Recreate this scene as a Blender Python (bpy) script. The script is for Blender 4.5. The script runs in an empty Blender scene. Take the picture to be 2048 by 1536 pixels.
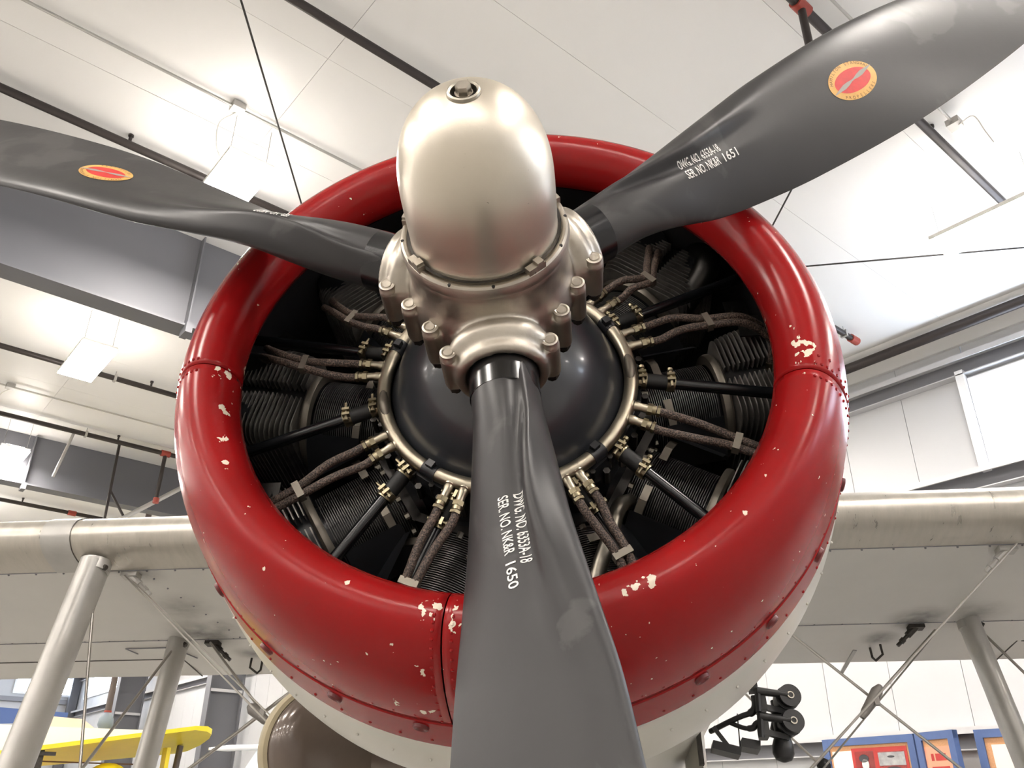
import bpy, bmesh, math, random
from mathutils import Vector, Matrix
random.seed(7)
PI = math.pi
S = bpy.context.scene
COL = S.collection
rad = math.radians

# ------------------------------------------------------------ camera, world, exposure
CAM_LOC = Vector((-0.937492, -1.153544, 1.6))
AIR = Matrix(((0.7085609, 0.6951010, 0.1215565), (-0.7055551, 0.6950560, 0.1381638), (0.0115492, -0.1836622, 0.9829216)))
AIR_LOC = Vector((0, 0, 2.42523))

def cam_rot():
    # aircraft -> camera rotation (x right, y down, z forward) from pitch, yaw, roll
    p, y, r = 0.653755, 0.091319, 0.010702
    B = Matrix(((1, 0, 0), (0, 0, -1), (0, 1, 0)))
    Rx = Matrix(((1, 0, 0), (0, math.cos(p), math.sin(p)), (0, -math.sin(p), math.cos(p))))
    Ry = Matrix(((math.cos(y), 0, math.sin(y)), (0, 1, 0), (-math.sin(y), 0, math.cos(y))))
    Rz = Matrix(((math.cos(r), -math.sin(r), 0), (math.sin(r), math.cos(r), 0), (0, 0, 1)))
    return Rz @ Rx @ Ry @ B

Rc = cam_rot()
right, down, fwd = AIR @ Vector(Rc[0]), AIR @ Vector(Rc[1]), AIR @ Vector(Rc[2])
cm = bpy.data.cameras.new('camera')
cm.sensor_width = 36.0
cm.lens = 1680.0 / 2048.0 * 36.0
cm.clip_start = 0.02
cam = bpy.data.objects.new('camera', cm)
COL.objects.link(cam)
cam.matrix_world = Matrix(((right.x, -down.x, -fwd.x, CAM_LOC.x), (right.y, -down.y, -fwd.y, CAM_LOC.y),
                           (right.z, -down.z, -fwd.z, CAM_LOC.z), (0, 0, 0, 1)))
S.camera = cam

w = bpy.data.worlds.new('daylight')
S.world = w
w.use_nodes = True
w.node_tree.nodes['Background'].inputs[0].default_value = (0.80, 0.90, 1.0, 1)
w.node_tree.nodes['Background'].inputs[1].default_value = 30.0
LAMP = 160.0          # strength of the hanging fixtures
UPLIGHT = 8.0  # unseen glowing panels on the fixture tops, added to brighten the ceiling
S.view_settings.view_transform = 'Standard'
S.view_settings.look = 'None'
S.view_settings.gamma = 1
S.view_settings.use_curve_mapping = False
S.view_settings.exposure = 0.03

# ------------------------------------------------------------ materials
def lin(c):
    f = lambda v: v / 12.92 if v <= 0.04045 else ((v + 0.055) / 1.055) ** 2.4
    return (f(c[0] / 255), f(c[1] / 255), f(c[2] / 255), 1)

def mat(name, rgb, rough=0.5, metal=0.0, var=0.0, vscale=8.0, bump=0.0, bscale=60.0, coat=0.0, rvar=0.0, stretch=None, spec=0.5):
    m = bpy.data.materials.new(name)
    m.use_nodes = True
    nt = m.node_tree
    b = nt.nodes['Principled BSDF']
    c = lin(rgb)
    b.inputs['Base Color'].default_value = c
    b.inputs['Roughness'].default_value = rough
    b.inputs['Metallic'].default_value = metal
    b.inputs['Coat Weight'].default_value = coat
    b.inputs['Coat Roughness'].default_value = 0.08
    b.inputs['Specular IOR Level'].default_value = spec
    tc = nt.nodes.new('ShaderNodeTexCoord')
    mp = nt.nodes.new('ShaderNodeMapping')
    nt.links.new(tc.outputs['Object'], mp.inputs[0])
    if stretch:
        mp.inputs['Scale'].default_value = stretch
    if var > 0 or rvar > 0:
        n = nt.nodes.new('ShaderNodeTexNoise')
        n.inputs['Scale'].default_value = vscale
        n.inputs['Detail'].default_value = 6
        n.inputs['Roughness'].default_value = 0.6
        nt.links.new(mp.outputs[0], n.inputs['Vector'])
        if var > 0:
            mr = nt.nodes.new('ShaderNodeMapRange')
            mr.inputs['From Min'].default_value = 0.3
            mr.inputs['From Max'].default_value = 0.7
            mr.inputs['To Min'].default_value = 1 - var
            mr.inputs['To Max'].default_value = 1 + var
            nt.links.new(n.outputs['Fac'], mr.inputs['Value'])
            mx = nt.nodes.new('ShaderNodeVectorMath')
            mx.operation = 'SCALE'
            mx.inputs[0].default_value = c[:3]
            nt.links.new(mr.outputs[0], mx.inputs['Scale'])
            nt.links.new(mx.outputs[0], b.inputs['Base Color'])
        if rvar > 0:
            mr2 = nt.nodes.new('ShaderNodeMapRange')
            mr2.inputs['From Min'].default_value = 0.3
            mr2.inputs['From Max'].default_value = 0.7
            mr2.inputs['To Min'].default_value = max(0.03, rough - rvar)
            mr2.inputs['To Max'].default_value = min(1, rough + rvar)
            nt.links.new(n.outputs['Fac'], mr2.inputs['Value'])
            nt.links.new(mr2.outputs[0], b.inputs['Roughness'])
    if bump > 0:
        n2 = nt.nodes.new('ShaderNodeTexNoise')
        n2.inputs['Scale'].default_value = bscale
        n2.inputs['Detail'].default_value = 3
        nt.links.new(mp.outputs[0], n2.inputs['Vector'])
        bp = nt.nodes.new('ShaderNodeBump')
        bp.inputs['Strength'].default_value = bump
        bp.inputs['Distance'].default_value = 0.01
        nt.links.new(n2.outputs['Fac'], bp.inputs['Height'])
        nt.links.new(bp.outputs[0], b.inputs['Normal'])
    return m

def emit(name, rgb, strength):
    m = bpy.data.materials.new(name)
    m.use_nodes = True
    nt = m.node_tree
    nt.nodes.remove(nt.nodes['Principled BSDF'])
    e = nt.nodes.new('ShaderNodeEmission')
    e.inputs[0].default_value = lin(rgb)
    e.inputs[1].default_value = strength
    nt.links.new(e.outputs[0], nt.nodes['Material Output'].inputs[0])
    return m

def chips(m, spots, chip_rgb, thr=0.56, scale=55.0):
    """paint chips of their own fixed shape: noise islands close to given places (x, y, z, radius)"""
    nt = m.node_tree
    b = nt.nodes['Principled BSDF']
    tc = nt.nodes.new('ShaderNodeTexCoord')
    acc = None
    for (x, y, z, r) in spots:
        d = nt.nodes.new('ShaderNodeVectorMath')
        d.operation = 'DISTANCE'
        nt.links.new(tc.outputs['Object'], d.inputs[0])
        d.inputs[1].default_value = (x, y, z)
        mr = nt.nodes.new('ShaderNodeMapRange')
        mr.inputs['From Min'].default_value = 0
        mr.inputs['From Max'].default_value = r
        mr.inputs['To Min'].default_value = 0.27
        mr.inputs['To Max'].default_value = 0
        nt.links.new(d.outputs['Value'], mr.inputs['Value'])
        if acc is None:
            acc = mr.outputs[0]
        else:
            mx = nt.nodes.new('ShaderNodeMath')
            mx.operation = 'MAXIMUM'
            nt.links.new(acc, mx.inputs[0])
            nt.links.new(mr.outputs[0], mx.inputs[1])
            acc = mx.outputs[0]
    n = nt.nodes.new('ShaderNodeTexNoise')
    n.inputs['Scale'].default_value = scale
    n.inputs['Detail'].default_value = 4
    nt.links.new(tc.outputs['Object'], n.inputs['Vector'])
    ad = nt.nodes.new('ShaderNodeMath')
    ad.operation = 'ADD'
    nt.links.new(n.outputs['Fac'], ad.inputs[0])
    nt.links.new(acc, ad.inputs[1])
    gt = nt.nodes.new('ShaderNodeMath')
    gt.operation = 'GREATER_THAN'
    gt.inputs[1].default_value = thr + 0.16
    nt.links.new(ad.outputs[0], gt.inputs[0])
    mix = nt.nodes.new('ShaderNodeMix')
    mix.data_type = 'RGBA'
    nt.links.new(gt.outputs[0], mix.inputs['Factor'])
    src = b.inputs['Base Color'].links
    if src:
        nt.links.new(src[0].from_socket, mix.inputs['A'])
    else:
        mix.inputs['A'].default_value = b.inputs['Base Color'].default_value
    mix.inputs['B'].default_value = lin(chip_rgb)
    nt.links.new(mix.outputs['Result'], b.inputs['Base Color'])
    return m

def patches(m, rgb, scale, lo, hi, amount, rough=None):
    """worn patches, on the blades partly painted gloss: a second colour where a noise lies between lo and hi"""
    nt = m.node_tree
    b = nt.nodes['Principled BSDF']
    tc = nt.nodes.new('ShaderNodeTexCoord')
    n = nt.nodes.new('ShaderNodeTexNoise')
    n.inputs['Scale'].default_value = scale
    n.inputs['Detail'].default_value = 7
    n.inputs['Distortion'].default_value = 0.6
    nt.links.new(tc.outputs['Object'], n.inputs['Vector'])
    mr = nt.nodes.new('ShaderNodeMapRange')
    mr.inputs['From Min'].default_value = lo
    mr.inputs['From Max'].default_value = hi
    mr.inputs['To Max'].default_value = amount
    nt.links.new(n.outputs['Fac'], mr.inputs['Value'])
    mix = nt.nodes.new('ShaderNodeMix')
    mix.data_type = 'RGBA'
    nt.links.new(mr.outputs[0], mix.inputs['Factor'])
    src = b.inputs['Base Color'].links
    if src:
        nt.links.new(src[0].from_socket, mix.inputs['A'])
    else:
        mix.inputs['A'].default_value = b.inputs['Base Color'].default_value
    mix.inputs['B'].default_value = lin(rgb)
    nt.links.new(mix.outputs['Result'], b.inputs['Base Color'])
    return m

def stains(m, spots, rgb):
    """oily smudges of fixed shape round fittings: (x, y, z, radius, strength)"""
    nt = m.node_tree
    b = nt.nodes['Principled BSDF']
    tc = nt.nodes.new('ShaderNodeTexCoord')
    acc = None
    n = nt.nodes.new('ShaderNodeTexNoise')
    n.inputs['Scale'].default_value = 14
    n.inputs['Detail'].default_value = 4
    nt.links.new(tc.outputs['Object'], n.inputs['Vector'])
    for (x, y, z, r, k) in spots:
        d = nt.nodes.new('ShaderNodeVectorMath')
        d.operation = 'DISTANCE'
        nt.links.new(tc.outputs['Object'], d.inputs[0])
        d.inputs[1].default_value = (x, y, z)
        mr = nt.nodes.new('ShaderNodeMapRange')
        mr.interpolation_type = 'SMOOTHSTEP'
        mr.inputs['From Min'].default_value = 0
        mr.inputs['From Max'].default_value = r
        mr.inputs['To Min'].default_value = k
        mr.inputs['To Max'].default_value = 0
        nt.links.new(d.outputs['Value'], mr.inputs['Value'])
        if acc is None:
            acc = mr.outputs[0]
        else:
            mx = nt.nodes.new('ShaderNodeMath')
            mx.operation = 'MAXIMUM'
            nt.links.new(acc, mx.inputs[0])
            nt.links.new(mr.outputs[0], mx.inputs[1])
            acc = mx.outputs[0]
    mu = nt.nodes.new('ShaderNodeMath')
    mu.operation = 'MULTIPLY'
    mu.use_clamp = True
    nt.links.new(acc, mu.inputs[0])
    nt.links.new(n.outputs['Fac'], mu.inputs[1])
    mix = nt.nodes.new('ShaderNodeMix')
    mix.data_type = 'RGBA'
    nt.links.new(mu.outputs[0], mix.inputs['Factor'])
    src = b.inputs['Base Color'].links
    if src:
        nt.links.new(src[0].from_socket, mix.inputs['A'])
    else:
        mix.inputs['A'].default_value = b.inputs['Base Color'].default_value
    mix.inputs['B'].default_value = lin(rgb)
    nt.links.new(mix.outputs['Result'], b.inputs['Base Color'])
    return m

M = {}
M['red'] = mat('red_paint', (134, 15, 17), 0.25, 0, 0, 3.0, 0.012, 9.0, spec=0.24)
chips(M['red'], [(0.569, -0.083, -0.099, 0.04), (0.556, -0.077, -0.075, 0.03), (0.561, -0.076, -0.032, 0.02), (-0.086, -0.083, -0.576, 0.026), (-0.060, -0.083, -0.579, 0.026), (-0.106, -0.083, -0.573, 0.018),
                 (0.224, -0.084, -0.55, 0.026), (0.25, -0.083, -0.538, 0.026), (0.205, -0.084, -0.553, 0.02), (0.405, -0.084, -0.427, 0.010), (-0.55, -0.071, -0.073, 0.024), (-0.537, -0.053, -0.07, 0.022),
                 (-0.521, -0.059, -0.16, 0.02), (-0.502, -0.069, -0.233, 0.02), (-0.486, -0.079, -0.29, 0.018), (-0.529, 0.0, -0.022, 0.022), (-0.233, -0.083, -0.53, 0.018), (-0.377, -0.068, -0.496, 0.016),
                 (-0.112, -0.016, -0.647, 0.016), (-0.17, 0.087, -0.663, 0.02), (-0.126, 0.102, -0.675, 0.026), (-0.058, -0.08, -0.6, 0.02), (0.529, 0.0, 0.037, 0.03)], (218, 206, 188), 0.565, 70)
M['red2'] = mat('red_skirt_paint', (130, 15, 17), 0.26, 0, 0, 3.0, 0.03, 9, spec=0.22)
M['white_paint'] = mat('white_airframe_paint', (190, 187, 178), 0.38, 0, 0.05, 3.0, 0.04, 20, coat=0.1)
M['cowl_inside'] = mat('dark_cowl_lining', (40, 40, 43), 0.6)
M['dark_red'] = mat('screw_red', (92, 16, 18), 0.4)
M['blade'] = mat('charcoal_blade_paint', (46, 45, 46), 0.38, 0, 0.06, 5.0, 0.02, 40, rvar=0.05, spec=0.36)
patches(M['blade'], (82, 81, 80), 4.2, 0.575, 0.61, 0.4)  # worn, dusty paint, and partly gloss reflection put into the colour
M['sleeve'] = mat('gloss_black', (20, 20, 22), 0.22)
M['hub'] = mat('hub_bare_steel', (176, 169, 158), 0.40, 1.0, 0.12, 9.0, 0.05, 90, rvar=0.08)
patches(M['hub'], (128, 120, 112), 11, 0.52, 0.72, 0.5)
M['dome'] = mat('dome_brushed_aluminium', (212, 204, 190), 0.41, 1.0, 0.05, 4.0, 0.02, 150, rvar=0.04)
patches(M['dome'], (120, 110, 100), 130, 0.74, 0.76, 0.7)
M['steel_dull'] = mat('dull_steel', (168, 162, 150), 0.36, 1.0, 0.15, 30)
M['steel_dark'] = mat('dark_steel', (70, 68, 66), 0.42, 1.0, 0.2, 30)
M['black_metal'] = mat('black_engine_enamel', (30, 31, 34), 0.32, 0, 0.15, 20)
M['black_tube'] = mat('black_tube_enamel', (14, 15, 17), 0.25)
M['rubber'] = mat('black_rubber', (14, 14, 14), 0.6)
M['nose_case'] = mat('blue_black_nose_case', (50, 52, 56), 0.28, 0, 0.08, 6, coat=0.2)
M['fin'] = mat('fin_metal', (92, 90, 89), 0.42, 0.6, 0.2, 40)
M['fin_light'] = mat('head_fin_metal', (150, 146, 141), 0.4, 0.7, 0.2, 40)
M['brass'] = mat('cadmium_clamp', (150, 140, 116), 0.36, 1.0, 0.15, 40)
M['ring'] = mat('ignition_ring_metal', (176, 168, 150), 0.38, 1.0, 0.12, 14, rvar=0.05)
M['strap'] = mat('baffle_strap_metal', (120, 114, 104), 0.45, 0.7)

def braid_mat():
    m = mat('brown_braided_sleeve', (70, 56, 48), 0.6)
    nt = m.node_tree
    b = nt.nodes['Principled BSDF']
    tc = nt.nodes.new('ShaderNodeTexCoord')
    v = nt.nodes.new('ShaderNodeTexVoronoi')
    v.inputs['Scale'].default_value = 330
    nt.links.new(tc.outputs['Object'], v.inputs['Vector'])
    mr = nt.nodes.new('ShaderNodeMapRange')
    mr.inputs['From Min'].default_value = 0.35
    mr.inputs['From Max'].default_value = 0.9
    mr.inputs['To Min'].default_value = 0
    mr.inputs['To Max'].default_value = 1
    nt.links.new(v.outputs['Distance'], mr.inputs['Value'])
    mix = nt.nodes.new('ShaderNodeMix')
    mix.data_type = 'RGBA'
    nt.links.new(mr.outputs[0], mix.inputs['Factor'])
    mix.inputs['A'].default_value = lin((40, 32, 29))
    mix.inputs['B'].default_value = lin((112, 94, 82))
    nt.links.new(mix.outputs['Result'], b.inputs['Base Color'])
    bp = nt.nodes.new('ShaderNodeBump')
    bp.inputs['Strength'].default_value = 0.5
    bp.inputs['Distance'].default_value = 0.002
    nt.links.new(v.outputs['Distance'], bp.inputs['Height'])
    nt.links.new(bp.outputs[0], b.inputs['Normal'])
    return m
M['braid'] = braid_mat()
M['wing'] = mat('silver_grey_dope', (198, 196, 192), 0.42, 0.0, 0.05, 2.5, 0.05, 4.0, rvar=0.08)
stains(M['wing'], [(-1.74, 2.62, 0.456, 0.24, 1.3), (-1.72, 2.30, 0.456, 0.22, 0.7), (-1.62, 2.55, 0.456, 0.16, 0.9), (1.72, 2.66, 0.457, 0.20, 1.4), (1.60, 2.90, 0.458, 0.13, 1.2), (-1.60, 2.92, 0.458, 0.12, 1.2), (1.95, 2.60, 0.457, 0.2, 0.8), (-1.76, 1.93, 0.462, 0.14, 0.9)], (58, 56, 53))
M['wing_edge'] = mat('scuffed_aluminium_edge', (182, 177, 168), 0.36, 0.7, 0.09, 9.0, 0.02, 40, rvar=0.10, stretch=(5, 1, 1))
M['strut'] = mat('grey_strut_paint', (170, 168, 164), 0.35, 0.3, 0.08, 8)
M['wire'] = mat('stainless_wire', (176, 172, 166), 0.28, 0.9)
M['wire_body'] = mat('dull_spreader', (112, 108, 104), 0.5, 0.4)
M['grime'] = mat('oily_fitting', (62, 58, 54), 0.5, 0.5, 0.3, 40)
M['ink'] = mat('stencil_white', (226, 225, 222), 0.6)
M['ink_dark'] = mat('decal_dark_ink', (92, 62, 34), 0.6)
M['gold'] = mat('decal_gold', (206, 160, 86), 0.45, 0, 0.08, 60)
M['decal_red'] = mat('decal_red', (192, 42, 40), 0.45, 0, 0.12, 80)
M['decal_silver'] = mat('decal_silver', (146, 140, 132), 0.4)
M['brown'] = mat('brown_gloss_cover', (84, 72, 64), 0.22, 0.2, 0.15, 6, coat=0.4)
M['beige_rim'] = mat('beige_rubber_rim', (150, 138, 112), 0.5, 0, 0.1, 10)
M['black_iron'] = mat('black_iron', (26, 25, 26), 0.42, 0.2, 0.2, 30)
M['ceiling'] = mat('white_vinyl_liner', (232, 231, 229), 0.38, 0, 0.012, 0.8, 0.18, 1.6)
M['wall'] = mat('white_wall_sheet', (186, 187, 189), 0.45, 0, 0.015, 0.7)
M['beam'] = mat('grey_primer', (98, 99, 104), 0.55, 0, 0.03, 1.0)
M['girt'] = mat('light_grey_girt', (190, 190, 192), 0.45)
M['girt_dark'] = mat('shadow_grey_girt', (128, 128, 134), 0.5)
M['floor'] = mat('polished_concrete', (136, 134, 130), 0.4, 0, 0.06, 0.8)
M['pipe'] = mat('black_steel_pipe', (52, 46, 44), 0.45, 0.3, 0.1, 5)
M['conduit'] = mat('galvanised_conduit', (182, 180, 176), 0.38, 0.6)
M['coupling'] = mat('red_oxide_coupling', (150, 60, 48), 0.5)
M['fixture'] = mat('white_fixture', (225, 222, 215), 0.4)
M['lamp'] = emit('lamp_diffuser', (255, 247, 238), LAMP)
M['lamp_up'] = emit('lamp_uplight', (255, 247, 238), UPLIGHT)
M['pane'] = emit('daylit_pane', (222, 236, 255), 20.0)
M['frame'] = mat('white_window_frame', (235, 236, 238), 0.4)
M['yellow'] = mat('yellow_dope', (228, 206, 40), 0.4, 0, 0.05, 2)
M['cream'] = mat('cream_dope', (248, 244, 230), 0.5)
M['blue'] = mat('blue_paint', (66, 92, 150), 0.45)
M['blue_board'] = mat('blue_board_frame', (70, 92, 138), 0.5, 0, 0.06, 10)
M['cork'] = mat('cork_board', (196, 148, 108), 0.8, 0, 0.12, 90)
M['paper'] = mat('paper', (232, 222, 208), 0.7)
M['paper_red'] = mat('red_card', (170, 52, 48), 0.7)
M['salmon'] = mat('salmon_paper', (214, 150, 122), 0.7)
M['photo_grey'] = mat('photo_grey', (150, 150, 150), 0.5, 0, 0.3, 14)
M['photo_dark'] = mat('photo_dark', (52, 52, 56), 0.5)
M['photo_light'] = mat('photo_light', (206, 204, 200), 0.5, 0, 0.15, 30)
M['pale_blue'] = mat('pale_blue_paint', (196, 212, 222), 0.4)
M['blue_grey'] = mat('blue_grey_paint', (120, 132, 142), 0.5)
M['beige_panel'] = mat('beige_panel', (236, 206, 180), 0.6)
M['brown_pipe'] = mat('brown_pipe', (80, 70, 66), 0.5)

# ------------------------------------------------------------ mesh helpers
def basis(d):
    d = Vector(d).normalized()
    a = Vector((0, 0, 1)) if abs(d.z) < 0.9 else Vector((1, 0, 0))
    u = d.cross(a).normalized()
    return u, d.cross(u).normalized(), d

class MB:
    def __init__(self):
        self.v, self.f = [], []

    def add(self, vs, fs):
        o = len(self.v)
        self.v += [tuple(p) for p in vs]
        self.f += [tuple(i + o for i in f) for f in fs]
        return self

    def box(self, c, s, R=None):
        c = Vector(c)
        vs = []
        for x in (-.5, .5):
            for y in (-.5, .5):
                for z in (-.5, .5):
                    p = Vector((x * s[0], y * s[1], z * s[2]))
                    vs.append(c + (R @ p if R else p))
        return self.add(vs, [(0, 1, 3, 2), (4, 6, 7, 5), (0, 4, 5, 1), (2, 3, 7, 6), (0, 2, 6, 4), (1, 5, 7, 3)])

    def bar(self, p0, p1, wx, wy, up=(0, 0, 1)):
        p0, p1 = Vector(p0), Vector(p1)
        d = (p1 - p0).normalized()
        u = d.cross(Vector(up))
        u = u.normalized() if u.length > 1e-4 else basis(d)[0]
        v = u.cross(d).normalized()
        R = Matrix((u, v, d)).transposed()
        return self.box((p0 + p1) / 2, (wx, wy, (p1 - p0).length), R)

    def lathe(self, prof, o=(0, 0, 0), axis=(0, 1, 0), n=48, a0=0.0, a1=2 * PI, closed=None):
        """prof: list of (along axis, radius)"""
        o = Vector(o)
        axis = Vector(axis).normalized()
        if abs(axis.y) > 0.999:
            u, v = Vector((1, 0, 0)), Vector((0, 0, 1))
        else:
            u, v, _ = basis(axis)
        full = abs(a1 - a0 - 2 * PI) < 1e-6 if closed is None else closed
        m = n if full else n + 1
        vs, fs = [], []
        for (h, r) in prof:
            for i in range(m):
                a = a0 + (a1 - a0) * i / n
                vs.append(o + axis * h + (u * math.cos(a) + v * math.sin(a)) * r)
        for j in range(len(prof) - 1):
            for i in range(n):
                k = (i + 1) % m
                fs.append((j * m + i, j * m + k, (j + 1) * m + k, (j + 1) * m + i))
        if full:
            if prof[0][1] > 1e-6 and prof[0][1] < 1e9 and self.capflag:
                pass
        return self.add(vs, fs)
    capflag = False

    def cyl(self, p0, p1, r0, r1=None, n=16, caps=True):
        r1 = r0 if r1 is None else r1
        p0, p1 = Vector(p0), Vector(p1)
        u, v, d = basis(p1 - p0)
        vs = []
        for p, r in ((p0, r0), (p1, r1)):
            for i in range(n):
                a = 2 * PI * i / n
                vs.append(p + (u * math.cos(a) + v * math.sin(a)) * r)
        fs = [(i, (i + 1) % n, n + (i + 1) % n, n + i) for i in range(n)]
        if caps:
            fs += [tuple(range(n - 1, -1, -1)), tuple(range(n, 2 * n))]
        return self.add(vs, fs)

    def tube(self, path, r, n=10, caps=True):
        path = [Vector(p) for p in path]
        rs = r if isinstance(r, (list, tuple)) else [r] * len(path)
        t0 = (path[1] - path[0]).normalized()
        u, v, _ = basis(t0)
        vs, fs = [], []
        for i, p in enumerate(path):
            if i == 0:
                t = t0
            elif i == len(path) - 1:
                t = (path[i] - path[i - 1]).normalized()
            else:
                t = (path[i + 1] - path[i - 1]).normalized()
            u = (u - t * u.dot(t)).normalized()
            v = t.cross(u)
            for k in range(n):
                a = 2 * PI * k / n
                vs.append(p + (u * math.cos(a) + v * math.sin(a)) * rs[i])
        for i in range(len(path) - 1):
            for k in range(n):
                fs.append((i * n + k, i * n + (k + 1) % n, (i + 1) * n + (k + 1) % n, (i + 1) * n + k))
        if caps:
            fs += [tuple(range(n - 1, -1, -1)), tuple(range((len(path) - 1) * n, len(path) * n))]
        return self.add(vs, fs)

    def sphere(self, c, r, n=10, m=6, sc=(1, 1, 1)):
        c = Vector(c)
        prof = []
        vs, fs = [], []
        for j in range(m + 1):
            t = PI * j / m
            for i in range(n):
                a = 2 * PI * i / n
                vs.append(c + Vector((math.sin(t) * math.cos(a) * r * sc[0], math.sin(t) * math.sin(a) * r * sc[1], math.cos(t) * r * sc[2])))
        for j in range(m):
            for i in range(n):
                fs.append((j * n + i, (j + 1) * n + i, (j + 1) * n + (i + 1) % n, j * n + (i + 1) % n))
        return self.add(vs, fs)

    def prism(self, poly, vec):
        """poly: list of 3-D points, swept by vec"""
        vec = Vector(vec)
        n = len(poly)
        vs = [Vector(p) for p in poly] + [Vector(p) + vec for p in poly]
        return self.add(vs, [tuple(range(n - 1, -1, -1)), tuple(range(n, 2 * n))] + [(i, (i + 1) % n, n + (i + 1) % n, n + i) for i in range(n)])

    def mesh(self, name, material=None, sharp=40):
        me = bpy.data.meshes.new(name)
        me.from_pydata([tuple(p) for p in self.v], [], self.f)
        bm = bmesh.new()
        bm.from_mesh(me)
        bmesh.ops.remove_doubles(bm, verts=bm.verts, dist=1e-6)
        bmesh.ops.recalc_face_normals(bm, faces=bm.faces)
        bm.to_mesh(me)
        bm.free()
        if sharp:
            me.shade_smooth()
            me.set_sharp_from_angle(angle=rad(sharp))
        if material:
            me.materials.append(material)
        return me

    def build(self, name, material, parent=None, sharp=40, loc=None, label=None, stuff=False):
        return put(name, self.mesh(name, material, sharp), parent, loc, None, label, stuff)

def put(name, me, parent=None, loc=None, rot=None, label=None, stuff=False):
    o = bpy.data.objects.new(name, me)
    COL.objects.link(o)
    if parent:
        o.parent = parent
    if loc is not None:
        o.location = loc
    if rot is not None:
        o.rotation_euler = rot
    if label:
        o['label'] = label
    if stuff:
        o['kind'] = 'stuff'
    return o

def tag(o, label, cat, group=None, kind=None):
    if label:
        o['label'] = label
    if cat:
        o['category'] = cat
    if group:
        o['group'] = group
    if kind:
        o['kind'] = kind
    return o

def empty(name, loc=(0, 0, 0), rotz=0):
    o = bpy.data.objects.new(name, None)
    o.empty_display_size = 0.1
    COL.objects.link(o)
    o.location = loc
    o.rotation_euler = (0, 0, rotz)
    return o

def spline(pts, k=8):
    """Catmull-Rom through the points"""
    P = [Vector(p) for p in pts]
    P = [P[0] * 2 - P[1]] + P + [P[-1] * 2 - P[-2]]
    out = []
    for i in range(1, len(P) - 2):
        for j in range(k):
            t = j / k
            a, b, c, d = P[i - 1], P[i], P[i + 1], P[i + 2]
            out.append(0.5 * ((2 * b) + (c - a) * t + (2 * a - 5 * b + 4 * c - d) * t * t + (3 * b - a - 3 * c + d) * t ** 3))
    out.append(P[-2])
    return out

def pol(r, deg, y):
    return Vector((r * math.cos(rad(deg)), y, r * math.sin(rad(deg))))

# ------------------------------------------------------------ hall
XR, YB, XL, YF, ZC = 8.5, 36.85, -22.0, -16.0, 6.6

def structure(o):
    o['kind'] = 'structure'
    return o

fl = MB().box(((XL + XR) / 2, (YF + YB) / 2, -0.05), (XR - XL, YB - YF, 0.1)).build('floor', M['floor'], sharp=0)
structure(fl)
ce = MB().box(((XL + XR) / 2, (YF + YB) / 2, ZC + 0.10), (XR - XL, YB - YF, 0.1)).build('ceiling', M['wall'], sharp=0)
structure(ce)
y = YF
pan = None
while y < YB - 0.1:
    x = XL
    while x < XR - 0.1:
        L = min(7.63, XR - x)
        MB().box((x + L / 2, y + 0.6, ZC + 0.025 + random.uniform(-0.002, 0.002)), (L - 0.003, 1.20 - 0.003, 0.04)).build('ceiling_panel', M['ceiling'], ce, sharp=0)
        x += 7.63
    y += 1.2

wr = structure(MB().box((XR + 0.12, (YF + YB) / 2, 2.4), (0.1, YB - YF, 4.8)).build('wall_right', M['wall'], sharp=0))
k0 = YF
for (wy0, wy1, wz0, wz1) in sorted([(-1.2, 2.03, 4.93, 5.98), (-7.0, -3.6, 4.93, 5.98), (31.6, 35.3, 5.30, 6.1), (-13.0, -9.6, 4.93, 5.98)]):
    MB().box((XR + 0.12, (k0 + wy0) / 2, 5.7), (0.1, wy0 - k0, 1.8)).build('backing_sheet', M['wall'], wr, sharp=0)
    MB().box((XR + 0.12, (wy0 + wy1) / 2, (wz1 + 6.6) / 2), (0.1, wy1 - wy0, 6.6 - wz1)).build('backing_sheet', M['wall'], wr, sharp=0)
    MB().box((XR + 0.12, (wy0 + wy1) / 2, (wz0 + 4.8) / 2), (0.1, wy1 - wy0, wz0 - 4.8)).build('backing_sheet', M['wall'], wr, sharp=0)
    k0 = wy1
MB().box((XR + 0.12, (k0 + YB) / 2, 5.7), (0.1, YB - k0, 1.8)).build('backing_sheet', M['wall'], wr, sharp=0)
# the window band of the right wall: solid backing except at the windows
WIN_R = [(-1.2, 2.03, 4.93, 5.98), (-7.0, -3.6, 4.93, 5.98), (31.6, 35.3, 5.30, 6.1), (-13.0, -9.6, 4.93, 5.98)]  # second and last are out of view, added to supply cool light
edges = sorted(WIN_R)
def wall_piece(par, x, y0, y1, z0, z1, n='wall_panel'):
    if y1 - y0 < 0.02 or z1 - z0 < 0.02:
        return
    MB().box((x, (y0 + y1) / 2, (z0 + z1) / 2), (0.03, y1 - y0 - 0.006, z1 - z0)).build(n, M['wall'], par, sharp=0)
seams = [2.04 + 0.79 * k for k in range(-23, 45)]
seams = [YF] + [s for s in seams if YF + 0.2 < s < YB - 0.2] + [YB]
for s0, s1 in zip(seams[:-1], seams[1:]):
    wall_piece(wr, XR + 0.015, s0, s1, 0.0, 4.88)
    wins = [wd for wd in WIN_R if wd[0] < s1 and wd[1] > s0]
    if not wins:
        wall_piece(wr, XR + 0.015, s0, s1, 4.88, ZC)
    else:
        wd = wins[0]
        wall_piece(wr, XR + 0.015, s0, min(s1, wd[0]), 4.88, ZC)
        wall_piece(wr, XR + 0.015, max(s0, wd[1]), s1, 4.88, ZC)
        wall_piece(wr, XR + 0.015, max(s0, wd[0]), min(s1, wd[1]), wd[3], ZC)
        wall_piece(wr, XR + 0.015, max(s0, wd[0]), min(s1, wd[1]), 4.88, wd[2])
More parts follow.
